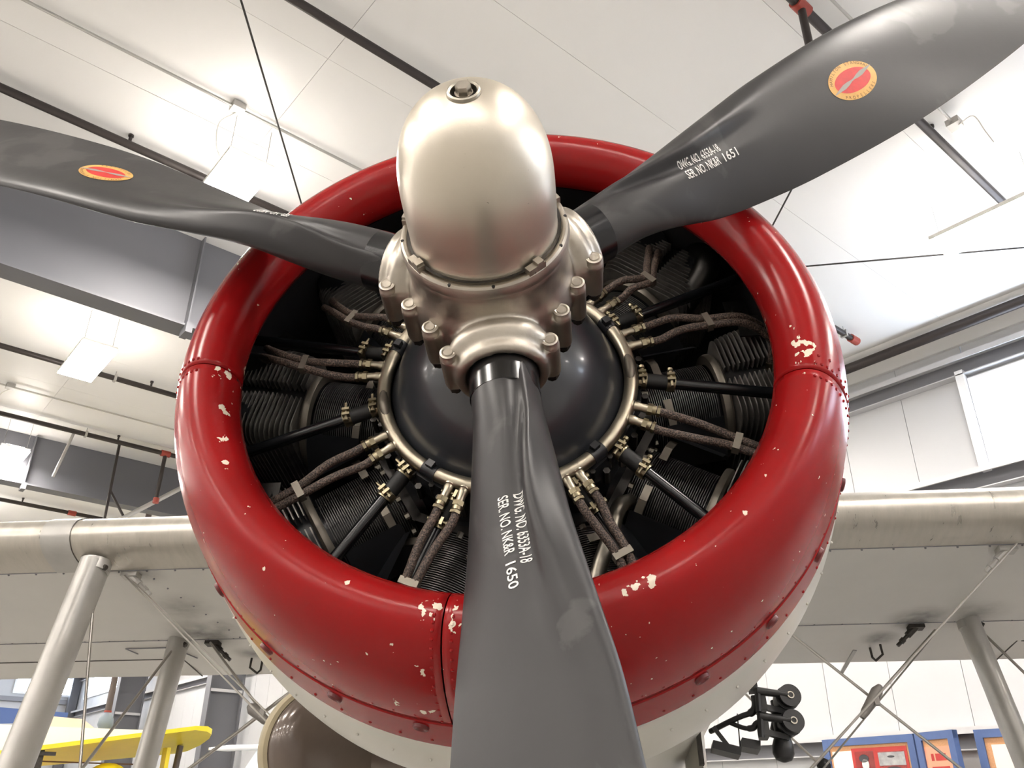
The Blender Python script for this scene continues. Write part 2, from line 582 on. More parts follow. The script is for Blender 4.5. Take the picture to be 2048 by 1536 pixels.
bk = structure(MB().box(((XL + XR) / 2, YB + 0.06, ZC / 2), (XR - XL, 0.1, ZC)).build('wall_back', M['wall'], sharp=0))
structure(MB().box((XL - 0.05, (YF + YB) / 2, ZC / 2), (0.1, YB - YF, ZC)).build('wall_left', M['wall'], sharp=0))
structure(MB().box(((XL + XR) / 2, YF - 0.05, ZC / 2), (XR - XL, 0.1, ZC)).build('wall_front', M['wall'], sharp=0))
wn = 1
for (y0, y1, z0, z1) in WIN_R:
    m = MB()
    t = 0.07
    for (a, b, c, d) in ((y0, y1, z0, z0 + t), (y0, y1, z1 - t, z1), (y0, y0 + t, z0 + t, z1 - t), (y1 - t, y1, z0 + t, z1 - t)):
        m.box((XR + 0.0, (a + b) / 2, (c + d) / 2), (0.12, b - a, d - c))
    f = structure(m.build('window_%d' % wn, M['frame'], sharp=0))
    MB().box((XR + 0.05, (y0 + y1) / 2, (z0 + z1) / 2), (0.01, y1 - y0 - 0.02, z1 - z0 - 0.02)).build('pane', M['pane'], f, sharp=0)
    MB().bar((XR - 0.06, y1 + 0.05, z0 - 0.05), (XR - 0.06, y1 + 0.05, z1 + 0.1), 0.09, 0.12).build('jamb', M['frame'], f, sharp=0)
    wn += 1
for (x0, x1) in ((6.2, 7.0), (4.2, 5.5), (7.6, 8.3)):
    m = MB()
    z0, z1, t = 5.45, 6.2, 0.07
    for (a, b, c, d) in ((x0, x1, z0, z0 + t), (x0, x1, z1 - t, z1), (x0, x0 + t, z0 + t, z1 - t), (x1 - t, x1, z0 + t, z1 - t)):
        m.box(((a + b) / 2, YB - 0.02, (c + d) / 2), (b - a, 0.08, d - c))
    f = structure(m.build('window_%d' % wn, M['frame'], sharp=0))
    MB().box(((x0 + x1) / 2, YB - 0.01, (z0 + z1) / 2), (x1 - x0 - 0.1, 0.02, z1 - z0 - 0.1)).build('pane', M['pane'], f, sharp=0)
    wn += 1

# girts along the right wall (C sections): web, upper and lower lip
def girt(n, z, yy0, yy1, h=0.2):
    g = structure(MB().box((XR - 0.10, (yy0 + yy1) / 2, z + h / 2), (0.2, yy1 - yy0, 0.012)).build('trim_%d' % n, M['girt'], sharp=0))
    MB().box((XR - 0.196, (yy0 + yy1) / 2, z + h / 2 - 0.03), (0.012, yy1 - yy0, 0.06)).build('girt_lip', M['girt'], g, sharp=0)
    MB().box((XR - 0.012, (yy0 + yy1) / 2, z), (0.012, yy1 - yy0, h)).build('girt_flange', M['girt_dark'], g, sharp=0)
    MB().box((XR - 0.06, (yy0 + yy1) / 2, z - h / 2), (0.12, yy1 - yy0, 0.012)).build('girt_shelf', M['girt'], g, sharp=0)
girt(1, 6.13, YF, YB)
girt(2, 4.80, YF, YB)
girt(3, 2.25, YF, YB)
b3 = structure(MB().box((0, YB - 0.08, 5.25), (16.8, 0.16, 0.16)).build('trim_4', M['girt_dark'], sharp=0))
# sloping eave trim where ceiling meets the right wall
structure(MB().prism([(XR, YF, 6.42), (XR - 0.05, YF, 6.42), (XR - 0.42, YF, ZC), (XR, YF, ZC)], (0, YB - YF, 0)).build('trim_5', M['ceiling'], sharp=0))

# rigid frames: I-section rafter across the hall (web, two flanges, stiffeners) and a column each
def rafter(Y, depth, col_x=None, col_y=None):
    zb = ZC - depth
    m = MB().box(((XL + XR) / 2, Y, ZC - depth / 2), (XR - XL - 0.3, 0.014, depth))
    g = structure(m.build('roof_beam', M['beam'], sharp=0))
    MB().box(((XL + XR) / 2, Y, zb), (XR - XL - 0.3, 0.24, 0.022)).build('bottom_flange', M['beam'], g, sharp=0)
    for k in range(9):
        MB().box((1.05 + 3.6 * (k - 5), Y - 0.06, ZC - depth / 2), (0.014, 0.11, depth - 0.03)).build('stiffener', M['beam'], g, sharp=0)
    MB().box((1.05, Y - 0.10, zb - 0.05), (0.06, 0.16, 0.10)).build('gusset', M['beam'], g, sharp=0)
rafter(6.02, 1.02)
rafter(12.45, 0.78)
rafter(20.6, 0.8)
rafter(28.2, 0.8)
rafter(-3.5, 0.9)
rafter(-10.5, 0.9)
for (cx0, cx1, cy) in ((7.45, 8.3, 20.6), (7.5, 8.3, 28.2), (7.5, 8.3, -3.5)):
    m = MB().box(((cx0 + cx1) / 2, cy, ZC / 2), (cx1 - cx0, 0.02, ZC))
    g = structure(m.build('wall_column', M['beam'], sharp=0))
    MB().box((cx0, cy, ZC / 2), (0.025, 0.3, ZC)).build('column_flange', M['beam'], g, sharp=0)
    MB().box((cx1, cy, ZC / 2), (0.025, 0.3, ZC)).build('column_flange', M['beam'], g, sharp=0)
    MB().box(((cx0 + cx1) / 2, cy - 0.1, 4.22), (cx1 - cx0, 0.06, 0.07)).build('column_brace', M['girt'], g, sharp=0)
structure(MB().box((8.3, YB - 0.3, ZC / 2), (0.3, 0.25, ZC)).build('corner_column', M['beam'], sharp=0))

# hanging light fixtures; those without their own label are added to light the hall
vis = {(0, 1): 'glaring two-panel hanging light above the left propeller blade', (0, 2): 'hanging light between two black pipes left of the red cowl',
       (0, 3): 'hanging light cut by the left picture edge below the others', (1, 0): 'hanging light at the right edge below the right propeller blade'}
diff_me = up_me = hous_me = None
def light(ix, iy):
    cx, cy = 0.76 + 5.25 * ix, 0.66 + 3.9 * iy
    e = empty('hanging_light', (cx, cy, 6.15))
    lb = vis.get((ix, iy))
    tag(e, lb or 'rectangular hanging light added to light the hall', 'light', 'rectangular hanging lights under the ceiling')
    put('diffuser', LM[0], e, (-0.095, 0, 0))
    put('diffuser', LM[0], e, (0.095, 0, 0))
    put('housing', LM[1], e)
    put('added_uplight', LM[2], e)
    for sx in (-0.15, 0.15):
        put('suspension_wire', LM[3], e, (sx, -0.38, 0))
    put('suspension_wire', LM[3], e, (0, 0.45, 0))
LM = [MB().box((0, 0, -0.012), (0.184, 0.98, 0.014)).mesh('diffuser', M['lamp'], 0),
      MB().box((0, 0, 0.016), (0.374, 0.97, 0.04)).box((0, 0, -0.012), (0.006, 0.99, 0.02)).mesh('housing', M['fixture'], 0),
      MB().box((0, 0, 0.065), (0.24, 0.8, 0.012)).mesh('added_uplight', M['lamp_up'], 0),
      MB().cyl((0, 0, 0.05), (0, 0, 0.45), 0.003, n=5).mesh('suspension_wire', M['conduit'], 0)]
for ix in range(-4, 2):
    for iy in range(-4, 9):
        if (ix, iy) in ((0, 0), ):
            continue
        light(ix, iy)

# sprinkler pipes and conduits under the ceiling
def pipe(name, p0, p1, r, m, label, cat, drops=(), hangers=(), fit=(), ends=()):
    e = empty(name, p0)
    tag(e, label, cat)
    p0, p1 = Vector(p0), Vector(p1)
    d = (p1 - p0)
    MB().cyl((0, 0, 0), d, r, n=14).build('pipe_run', m, e)
    for x in drops:        # upright sprinkler heads
        b = Vector((x - p0.x, 0, 0))
        MB().cyl(b, b + Vector((0, 0, r + 0.05)), 0.014, n=8).cyl(b + Vector((0, 0, r + 0.05)), b + Vector((0, 0, r + 0.075)), 0.022, n=8).build('sprinkler_head', M['pipe'], e)
    for x in hangers:
        b = Vector((x - p0.x, 0, 0))
        MB().cyl(b, (b.x, 0, ZC - p0.z), 0.006, n=6).box(b, (0.03, 2 * r + 0.012, 2 * r + 0.012)).build('pipe_hanger', M['conduit'], e)
    for x in fit:
        b = Vector((x - p0.x, 0, 0))
        MB().cyl(b - Vector((0.07, 0, 0)), b + Vector((0.07, 0, 0)), r + 0.014, n=12).build('coupling', M['coupling'], e)
    return e
pipe('sprinkler_pipe', (XL + 0.5, 4.97, 6.5), (8.04, 4.97, 6.5), 0.035, M['pipe'], 'black pipe running behind the left propeller blade tip', 'pipe', drops=(0.03,), hangers=(-4, 4.4))
pipe('sprinkler_pipe', (XL + 0.5, 2.81, 6.5), (7.60, 2.81, 6.5), 0.035, M['pipe'], 'black pipe passing behind the silver dome with capped end', 'pipe', drops=(6.9,), hangers=(-4, 7.35), fit=(7.56,))
e = pipe('sprinkler_pipe', (XL + 0.5, 0.62, 6.5), (6.6, 0.62, 6.5), 0.035, M['pipe'], 'black pipe crossing behind the right propeller blade', 'pipe', drops=(5.0,), hangers=(-4,), fit=(3.1,))
MB().cyl((3.1 - (XL + 0.5), 0.0, 0), (3.1 - (XL + 0.5), 0.0, -1.2), 0.028, n=10).build('drop_leg', M['pipe'], e)
pipe('sprinkler_pipe', (XL + 0.5, 9.45, 6.5), (8.04, 9.45, 6.5), 0.035, M['pipe'], 'black pipe behind the lower left hanging light', 'pipe', drops=(1.75,), hangers=(1.3, -4))
e = pipe('sprinkler_pipe', (XL + 0.5, 11.6, 6.5), (8.04, 11.6, 6.5), 0.035, M['pipe'], 'black pipe with red coupling and drop leg left of the cowl', 'pipe', drops=(2.0,), hangers=(1.55, -4), fit=(2.72,))
MB().cyl((2.72 - (XL + 0.5), 0, 0), (2.72 - (XL + 0.5), 0, -0.78), 0.03, n=10).build('drop_leg', M['pipe'], e)
MB().cyl((2.72 - (XL + 0.5), 0, -0.72), (2.72 - (XL + 0.5), 0, -0.80), 0.045, n=10).build('coupling', M['coupling'], e)
MB().cyl((1.40 - (XL + 0.5), 0.05, 0), (1.29 - (XL + 0.5), 0.1, -0.70), 0.022, n=10).build('brace_tube', M['conduit'], e, label='pale grey brace tube')
pipe('sprinkler_pipe', (XL + 0.5, 15.7, 6.5), (8.04, 15.7, 6.5), 0.035, M['pipe'], 'black pipe with red coupling just above the left wing', 'pipe', drops=(1.6,), hangers=(1.0, -4), fit=(2.45,))
pipe('sprinkler_main', (8.12, YF + 0.5, 6.47), (8.12, YB - 0.5, 6.47), 0.06, M['pipe'], 'thick black pipe along the eave of the right wall', 'pipe')
def box_conduit(y, z, x0, x1, jx, label, g=1):
    e = empty('conduit', (x0, y, z))
    tag(e, label, 'conduit')
    MB().cyl((0, 0, 0), (x1 - x0, 0, 0), 0.012, n=8).build('conduit_run', M['conduit'], e)
    MB().box((jx - x0, 0, 0), (0.10, 0.10, 0.06)).build('junction_box', M['conduit'], e, sharp=0)
    MB().tube(spline([(jx - x0, 0.03 * g, -0.03), (jx - x0 - 0.07, 0.16 * g, -0.08), (jx - x0 - 0.05, 0.2 * g, -0.25), (jx - x0 + 0.0, 0.22 * g, -0.35)], 5), 0.005, 6).build('lamp_cord', M['fixture'], e)
box_conduit(4.07, 6.57, XL + 0.4, 8.0, 0.57, 'grey conduit with junction box over the left hanging light')
box_conduit(0.46, 6.52, XL + 0.4, 5.05, 5.02, 'grey conduit ending in a junction box under the right blade', -1)
box_conduit(10.75, 6.57, XL + 0.4, 8.0, 0.35, 'thin grey conduit across the ceiling left of the cowl')

def rod(name, p0, p1, r, label, z=6.42):
    k = (z - CAM_LOC.z) / (6.5 - CAM_LOC.z)
    p0, p1 = CAM_LOC + (Vector(p0) - CAM_LOC) * k, CAM_LOC + (Vector(p1) - CAM_LOC) * k
    o = MB().cyl((0, 0, 0), Vector(p1) - Vector(p0), r, n=8).build(name, M['steel_dark'], loc=p0)
    tag(o, label, 'rod')
    for q in (Vector((0, 0, 0)), Vector(p1) - Vector(p0)):
        MB().cyl(q - Vector((0, 0, 0.015)), Vector((q.x, q.y, ZC + 0.004 - z)), 0.014, n=8).build('rod_anchor', M['conduit'], o)
def ext(p0, p1, a, b):
    
    p0, p1 = Vector(p0), Vector(p1)
    return p0 + (p1 - p0) * a, p0 + (p1 - p0) * b
rod('tie_rod', *ext((0.152, 3.043, 6.5), (1.56, 4.836, 6.5), -0.6, 1.5), 0.008, 'thin bracing rod crossing the ceiling left of the dome')
rod('tie_rod', *ext((5.098, 2.277, 6.5), (4.725, 1.783, 6.5), -1.0, 2.2), 0.008, 'thin bracing rod between right blade and cowl')
rod('tie_rod', *ext((7.167, 0.783, 6.5), (5.748, 2.432, 6.5), -0.45, 1.6), 0.008, 'thin bracing rod right of the cowl under the bright light', 6.34)
# braces above the left wing
t = empty('pipe_brace', (2.1, 11.8, 5.36))
tag(t, 'silver diagonal brace tube between left wing and cowl', 'brace')
MB().cyl((0.15, 0, -0.02), (1.25, 0, 0.93), 0.035, n=12).build('brace_tube', M['conduit'], t)
MB().bar((-0.02, 0, 1.2), (0.02, 0, -0.3), 0.035, 0.035).build('brace_post', M['pipe'], t)
MB().bar((0.0, 0, 0.45), (0.33, 0, 0.02), 0.03, 0.03).build('brace_post', M['pipe'], t)
# ------------------------------------------------------------ the biplane (built in its own frame: x to its left side, y aft, z up)
plane = bpy.data.objects.new('biplane', None)
COL.objects.link(plane)
plane.matrix_world = Matrix.Translation(AIR_LOC) @ AIR.to_4x4()
tag(plane, 'old biplane with red-lipped radial engine cowl and three-bladed charcoal propeller', 'airplane')

def part(name, parent=plane):
    e = bpy.data.objects.new(name, None)
    COL.objects.link(e)
    e.parent = parent
    return e

# --- cowling: rolled lip in three panels, rear ring, white skirt
LIP = [(0.030, 0.548), (0.012, 0.536), (0.0, 0.531), (-0.016, 0.530), (-0.034, 0.5335), (-0.050, 0.540), (-0.064, 0.549), (-0.075, 0.561), (-0.082, 0.576), (-0.083, 0.592),
       (-0.078, 0.608), (-0.066, 0.624), (-0.048, 0.639), (-0.024, 0.653), (0.006, 0.665), (0.04, 0.675), (0.075, 0.682), (0.11, 0.687), (0.1435, 0.690)]
lip_s = spline([(a, b, 0) for a, b in LIP], 3)
LIPP = [(p.x, p.y) for p in lip_s]
def lip_r(yy, outer=True):
    best = None
    for a, b in LIPP[len(LIPP) // 2 - 2:]:
        if best is None or abs(a - yy) < abs(best[0] - yy):
            best = (a, b)
    return best[1]
cowl = part('cowling')
cowl['label'] = 'glossy red engine cowling with chipped paint'
for (a, b) in ((-14, 186), (186.25, 262.8), (263.05, 345.75)):
    p = MB().lathe(LIPP, n=int(abs(b - a) * 0.8), a0=rad(a), a1=rad(b), closed=False).build('cowl_panel', M['red'], cowl, sharp=50)
    sol = p.modifiers.new('skin', 'SOLIDIFY')
    sol.thickness = 0.003
    # rivets beside the seams
    m = MB()
    for edge, sg in ((a, 1), (b, -1)):
        for k in range(len(LIPP) // 2, len(LIPP) - 1, 1):
            h, r = LIPP[k]
            if k % 2:
                m.sphere(pol(r - 0.0008, edge + sg * 1.3, h), 0.0034, 7, 4)
            elif k % 4 == 0 and edge < 20:
                m.sphere(pol(r - 0.0008, edge + sg * 3.1, h), 0.0034, 7, 4)
    for k in range(int((b - a) / 3.2)):
        m.sphere(pol(0.6870, a + 3.2 * k + 1, 0.125), 0.0030, 7, 4)
    m.build('rivets', M['red'], p, stuff=True)
rr = MB().lathe([(0.1435, 0.6895), (0.146, 0.6925), (0.19, 0.6985), (0.2345, 0.7035)], n=160).build('cowl_ring', M['red2'], cowl)
m = MB()
for k in range(75):
    m.sphere(pol(0.7005, k * 4.8, 0.215), 0.0034, 7, 4)
m.build('rivets', M['red2'], rr, stuff=True)
MB().lathe([(0.05, 0.665), (0.03, 0.6), (0.028, 0.549)], n=120).lathe([(0.05, 0.665), (0.24, 0.685), (0.40, 0.70), (0.50, 0.69)], n=120).build('cowl_lining', M['cowl_inside'], cowl)
sk = MB().lathe([(0.2345, 0.7025), (0.235, 0.7040), (0.30, 0.7120), (0.36, 0.7170), (0.40, 0.7175), (0.45, 0.7145), (0.55, 0.695), (0.66, 0.660), (0.66, 0.62)], n=160).build('cowl_skirt', M['white_paint'], cowl, label='white rear skirt of the cowling')
m = MB()
for k in range(60):
    m.sphere(pol(0.7145, k * 6, 0.31), 0.003, 6, 4)
m.build('rivets', M['white_paint'], sk, stuff=True)
scr = MB()
scr.lathe([(0.0, 0.0001), (0.0, 0.0035), (0.0015, 0.0045), (0.004, 0.008), (0.005, 0.0115), (0.0035, 0.014), (-0.002, 0.015)], axis=(0, 0, -1), n=16)
scr_me = scr.mesh('cowl_screw', M['dark_red'])
for k in range(26):
    a = -20.1 - 13.63 * k
    o = put('cowl_screw', scr_me, cowl, pol(0.6955, a, 0.166))
    o.rotation_euler = (rad(8.5) * 0, rad(-90 - a) + PI, 0)
    o.rotation_euler = (0, rad(90 - a), 0)
    # outward = local +z after this rotation; the lathe points along -z, so flip
    o.scale = (1, 1, -1)

# --- engine core
eng = part('engine')
eng['label'] = 'black nine-cylinder radial engine inside the cowl'
nose = MB().lathe([(-0.155, 0.05), (-0.12, 0.055), (-0.095, 0.075), (-0.075, 0.11), (-0.045, 0.15), (-0.01, 0.185), (0.03, 0.212), (0.065, 0.228), (0.09, 0.236), (0.10, 0.244), (0.115, 0.246)], n=96).build('nose_case', M['nose_case'], eng, label='domed blue-black nose case')
MB().lathe([(0.112, 0.238), (0.118, 0.275), (0.135, 0.283), (0.16, 0.283), (0.175, 0.262), (0.42, 0.27), (0.5, 0.26)], n=72).build('crankcase', M['black_metal'], eng)
m = MB()
for k in range(36):
    a = k * 10 + 3
    p = pol(0.291, a, 0.135)
    m.cyl(p - Vector((0, 0.012, 0)), p + Vector((0, 0.03, 0)), 0.0075, n=6)
    p = pol(0.278, a + 5, 0.128)
    m.cyl(p - Vector((0, 0.014, 0)), p + Vector((0, 0.02, 0)), 0.006, n=6)
m.build('flange_nuts', M['steel_dark'], eng, stuff=True)
MB().lathe([(0.50, 0.05), (0.50, 0.69)], n=64).build('rear_baffle', M['cowl_inside'], eng)
MB().cyl((0, -0.16, 0), (0, -0.05, 0), 0.062, n=40).build('propeller_shaft', M['steel_dark'], eng)

# --- ignition ring with elbows, clamps
RY, RR = 0.095, 0.2612
ring = MB()
for_n = 128
prof = []
for k in range(13):
    a = 2 * PI * k / 12
    prof.append((RY + 0.0148 * math.cos(a), RR + 0.0148 * math.sin(a)))
ring = MB().lathe(prof, n=for_n).build('ignition_ring', M['ring'], eng, label='pale metal ignition harness ring')
for a in (-124, -46.5, 32, 157, 100):
    p = pol(RR, a, RY)
    t = pol(1, a + 90, 0)
    MB().cyl(p - t * 0.016, p + t * 0.016, 0.0165, n=16).box(p + Vector((0, -0.019, 0)) - pol(0.004, a, 0), (0.014, 0.014, 0.016), Matrix.Rotation(rad(-a), 3, 'Y')).build('ring_clamp', M['black_metal'], ring)
for a in (3, 192, 85, -90):
    prof2 = [pol(RR - 0.001, a + d, RY - 0.0095) for d in (-8, -6, -3, 0, 3, 6, 8)]
    MB().tube(prof2, [0.003, 0.008, 0.011, 0.0115, 0.011, 0.008, 0.003], 10).build('ring_window', M['strap'], ring)

LEADS = [  # (ring angles), [(r, angle, y) common way points], spread in degrees along the way
    ((168.0, 175.2), [(0.455, 170.6, 0.10), (0.53, 168.5, 0.105), (0.60, 164, 0.16), (0.615, 160, 0.24)]),
    ((-152.8, -145.2), [(0.478, -148.6, 0.10), (0.56, -149.5, 0.12), (0.62, -151, 0.20), (0.62, -152, 0.28)]),
    ((-113.4, -106.2), [(0.478, -111.2, 0.11), (0.53, -112.5, 0.14), (0.60, -113, 0.22), (0.61, -113, 0.3)]),
    ((-64.6, -58.0), [(0.455, -61.6, 0.11), (0.52, -63, 0.14), (0.60, -65, 0.22), (0.61, -66, 0.3)]),
    ((-16.6, -24.8), [(0.487, -21.2, 0.10), (0.56, -21.5, 0.12), (0.62, -23, 0.20), (0.62, -24, 0.28)]),
    ((24.4, 15.6), [(0.46, 17.8, 0.10), (0.54, 16.0, 0.11), (0.60, 12.5, 0.16), (0.60, 9.5, 0.22)]),
    ((48.2, 40.3), [(0.426, 40.8, 0.10), (0.47, 45, 0.12), (0.56, 51, 0.16), (0.60, 53, 0.24)]),
    ((144.0, 151.0), [(0.42, 149.5, 0.11), (0.48, 147.5, 0.13), (0.56, 144, 0.18), (0.60, 140, 0.25)]),
    ((92.0, 85.0), [(0.44, 89, 0.11), (0.5, 89, 0.14), (0.58, 88, 0.2), (0.62, 88, 0.28)])]
for (a0, a1), way in LEADS:
    amid = (a0 + a1) / 2
    for s, a in ((1, a0), (-1, a1)):
        sg = 1 if a > amid else -1
        al = a + (amid - a) * 0.12
        p0, p1, p2 = pol(RR + 0.002, a, RY), pol(RR + 0.022, al, RY - 0.001), pol(RR + 0.040, al, RY)
        MB().tube(spline([p0, pol(RR + 0.012, al, RY), p1, p2], 4), [0.0125] * 5 + [0.010] * 4 + [0.0085] * 4, 12).build('ring_elbow', M['ring'], ring)
        ld = part('ignition_lead', eng)
        d = (p2 - p1).normalized()
        MB().cyl(p2, p2 + d * 0.010, 0.0125, n=6).cyl(p2 + d * 0.010, p2 + d * 0.018, 0.0105, n=10).cyl(p2 + d * 0.020, p2 + d * 0.026, 0.0118, n=6).build('ferrule', M['brass'], ld)
        pts = [p2 + d * 0.015, p2 + d * 0.045 + Vector((0, 0.002, 0))]
        (r1, c1, y1) = way[0]
        rm = (RR + 0.07 + r1) / 2
        bow = sg * 0.5 + (0.9 if a0 > 0 else -0.3)
        pts.append(pol(rm, (al + c1) / 2 + bow, (RY + y1) / 2 - 0.006 * (1 if s > 0 else 0.2)))
        for k, (r, c, yy) in enumerate(way):
            off = sg * math.degrees(0.0098 / r) * (1 + 0.35 * max(0, k - 1))
            pts.append(pol(r, c + off, yy))
        MB().tube(spline(pts, 8), 0.0088, 10).build('braided_sleeve', M['braid'], ld, sharp=60)
        if s > 0:
            c = pol(r1, c1, y1)
            er = pol(1, c1, 0)
            Rm = Matrix.Rotation(rad(90 - c1), 3, 'Y')
            MB().box(c, (0.038, 0.0205, 0.014), Rm).build('lead_clip', M['strap'], ld, sharp=30)
        e0 = Vector(pts[-1])
        e1 = e0 + (e0 - Vector(pts[-2])).normalized() * 0.03
        MB().cyl(e0, e1, 0.012, n=6).build('plug_nut', M['brass'], ld)

# --- cylinders (one built, then copied around): local +z radial, y aft
CY = 0.335
cyl_objs = []
def cyl_parts():
    P = {}
    m = MB().lathe([(0.26, 0.083), (0.47, 0.083), (0.475, 0.10), (0.66, 0.10), (0.66, 0.0)], o=(0, CY, 0), axis=(0, 0, 1), n=32)
    P['barrel'] = m.mesh('cylinder', M['black_metal'])
    m = MB()
    for k in range(33):
        z = 0.306 + k * 0.0048
        m.lathe([(z - 0.0009, 0.084), (z - 0.0009, 0.1005), (z + 0.0009, 0.1005), (z + 0.0009, 0.084)], o=(0, CY, 0), axis=(0, 0, 1), n=40)
    P['barrel_fins'] = m.mesh('barrel_fins', M['fin'], 30)
    m = MB()
    for k in range(15):
        z = 0.492 + k * 0.0112
        hx, hy = 0.118 + 0.012 * math.sin(k / 14 * PI), 0.122 + 0.010 * math.sin(k / 14 * PI)
        for (x0, x1) in ((-hx, -0.016), (0.016, hx)):
            pts = []
            sgn = -1 if x0 < 0 else 1
            c = 0.04
            xo, xi = sgn * hx, sgn * 0.016
            pts = [(xi, CY - hy, z), (xo - sgn * c, CY - hy, z)]
            for q in range(1, 5):
                a = q / 4 * PI / 2
                pts.append((xo - sgn * c + sgn * c * math.sin(a), CY - hy + c - c * math.cos(a), z))
            pts += [(xo, CY + hy, z), (xi, CY + hy, z)]
            m.prism(pts, (0, 0, 0.0026))
    P['head_fins'] = m.mesh('head_fins', M['fin_light'], 30)
    m = MB().lathe([(0.468, 0.10), (0.468, 0.121), (0.474, 0.124), (0.482, 0.124), (0.488, 0.118), (0.488, 0.09)], o=(0, CY, 0), axis=(0, 0, 1), n=40)
    P['head_band'] = m.mesh('head_band', M['strap'])
    P['rocker_box'] = []
    for s in (-1, 1):
        m = MB().lathe([(0.60, 0.03), (0.63, 0.036), (0.665, 0.036), (0.672, 0.028), (0.672, 0.0)], o=(s * 0.072, CY - 0.10, 0), axis=(0, 0, 1), n=16)
        P['rocker_box'].append(m.mesh('rocker_box', M['black_metal']))
    m = MB().box((0, CY, 0.292), (0.22, 0.2, 0.02))
    P['hold_down_flange'] = m.mesh('hold_down_flange', M['steel_dark'], 30)
    m = MB()
    for k in range(16):
        a = k / 16 * 2 * PI
        x, yy = 0.103 * math.cos(a), 0.098 * math.sin(a)
        m.cyl((x, CY + yy, 0.298), (x, CY + yy, 0.312), 0.0075, n=6)
    P['cylinder_nuts'] = m.mesh('cylinder_nuts', M['steel_dull'], 30)
    # baffle strap in front of the barrel, two flat pieces
    P['baffle_strap'] = []
    for s in (-1, 1):
        m = MB()
        pts = [(s * 0.125, CY - 0.055, 0.345), (s * 0.104, CY - 0.085, 0.345), (s * 0.07, CY - 0.108, 0.345), (s * 0.035, CY - 0.112, 0.345)]
        for a, b in zip(pts[:-1], pts[1:]):
            m.bar(a, b, 0.0025, 0.017, (0, 0, 1))
        P['baffle_strap'].append(m.mesh('baffle_strap', M['strap'], 30))
    P['baffle_plate'] = []
    for s in (-1, 1):
        m = MB()
        pts = [(s * 0.16, CY - 0.02), (s * 0.128, CY - 0.075), (s * 0.100, CY - 0.105)]
        for (xa, ya), (xb, yb) in zip(pts[:-1], pts[1:]):
            m.add([(xa, ya, 0.33), (xb, yb, 0.33), (xb, yb, 0.455), (xa, ya, 0.455)], [(0, 1, 2, 3)])
        P['baffle_plate'].append(m.mesh('baffle_plate', M['black_metal'], 20))
    return {k: v if isinstance(v, list) else [v] for k, v in P.items()}
CP = cyl_parts()
CYL_ANG = (10, -28, -69, -110, -149, 170, 130, 90, 50)
cyl0 = None
for a in CYL_ANG:
    if cyl0 is None:
        c = put('cylinder', CP['barrel'][0], eng, rot=(0, rad(90 - a), 0))
        cyl0 = c
        for nme in ('barrel_fins', 'head_fins', 'head_band', 'rocker_box', 'hold_down_flange', 'cylinder_nuts', 'baffle_strap', 'baffle_plate'):
            for me_ in CP[nme]:
                put(nme, me_, c, stuff=nme in ('barrel_fins', 'head_fins', 'cylinder_nuts'))
    else:
        c = cyl0.copy()
        COL.objects.link(c)
        c.rotation_euler = (0, rad(90 - a), 0)
        for ch in cyl0.children:
            if ch.parent == cyl0:
                d = ch.copy()
                COL.objects.link(d)
                d.parent = c

# --- pushrod tubes with hoses and clamps
for (a0, a1, h) in ((-172, -168, 1), (-135.5, -130.6, 1), (-110.3, -113, 1), (-60.2, -59.4, 1), (-36.6, -40.2, 1), (1.0, -2.4, 1), (35, 31, 0), (64, 70, 0), (104, 110, 0), (158, 161, 0), (118, 122, 0)):
    tb = part('pushrod_tube', eng)
    p0, p1 = pol(0.268, a0, 0.118), pol(0.645, a1, 0.165)
    dd = (p1 - p0).normalized()
    MB().cyl(p0, p1, 0.0125, n=16).build('tube', M['black_tube'], tb)
    MB().cyl(p0 + dd * 0.004, p0 + dd * 0.085, 0.0165, n=16).build('hose', M['rubber'], tb)
    for q in (0.018, 0.078):
        c = p0 + dd * q
        u, v, _ = basis(dd)
        if v.y > 0:
            v = -v
        side = pol(1, a0 + 90, 0)
        mm = MB().lathe([(-0.0085, 0.0172), (-0.0085, 0.0186), (0.0085, 0.0186), (0.0085, 0.0172)], o=c, axis=dd, n=18)
        q0 = c + Vector((0, -0.0215, 0)) + side * 0.006
        Rm = Matrix.Rotation(rad(90 - a0), 3, 'Y')
        mm.box(q0, (0.006, 0.012, 0.016), Rm).box(q0 - side * 0.013, (0.006, 0.012, 0.016), Rm)
        mm.cyl(q0 + side * 0.012, q0 - side * 0.030, 0.0032, n=8).cyl(q0 + side * 0.010, q0 + side * 0.016, 0.0062, n=8)
        mm.build('hose_clamp', M['brass'], tb, sharp=30)

# --- other pipework in the cowl
MB().tube(spline([(0.25, 0.27, -0.20), (0.222, 0.215, -0.245), (0.20, 0.20, -0.315), (0.168, 0.215, -0.40), (0.15, 0.25, -0.50)], 6), 0.0165, 14).build('intake_pipe', M['steel_dull'], eng)
ip = MB().tube(spline([(0.36, 0.36, 0.30), (0.42, 0.27, 0.35), (0.47, 0.215, 0.39), (0.485, 0.20, 0.43), (0.47, 0.25, 0.50), (0.45, 0.35, 0.53)], 6), 0.034, 16).build('intake_pipe', M['steel_dark'], eng)
for (r, a, yy) in ((0.60, 158, 0.2), (0.55, -159, 0.2), (0.585, 20, 0.19), (0.59, 26, 0.2)):
    MB().box(pol(r, a, yy), (0.05, 0.004, 0.06), Matrix.Rotation(rad(-a + 20), 3, 'Y')).cyl(pol(r, a, yy - 0.008), pol(r, a, yy), 0.012, n=10).build('junction_plate', M['steel_dark'], eng, sharp=30)

# --- propeller
PH = -86.3
HY = -0.20
prop = part('propeller')
prop['label'] = 'three-bladed propeller with silver hub and dome'

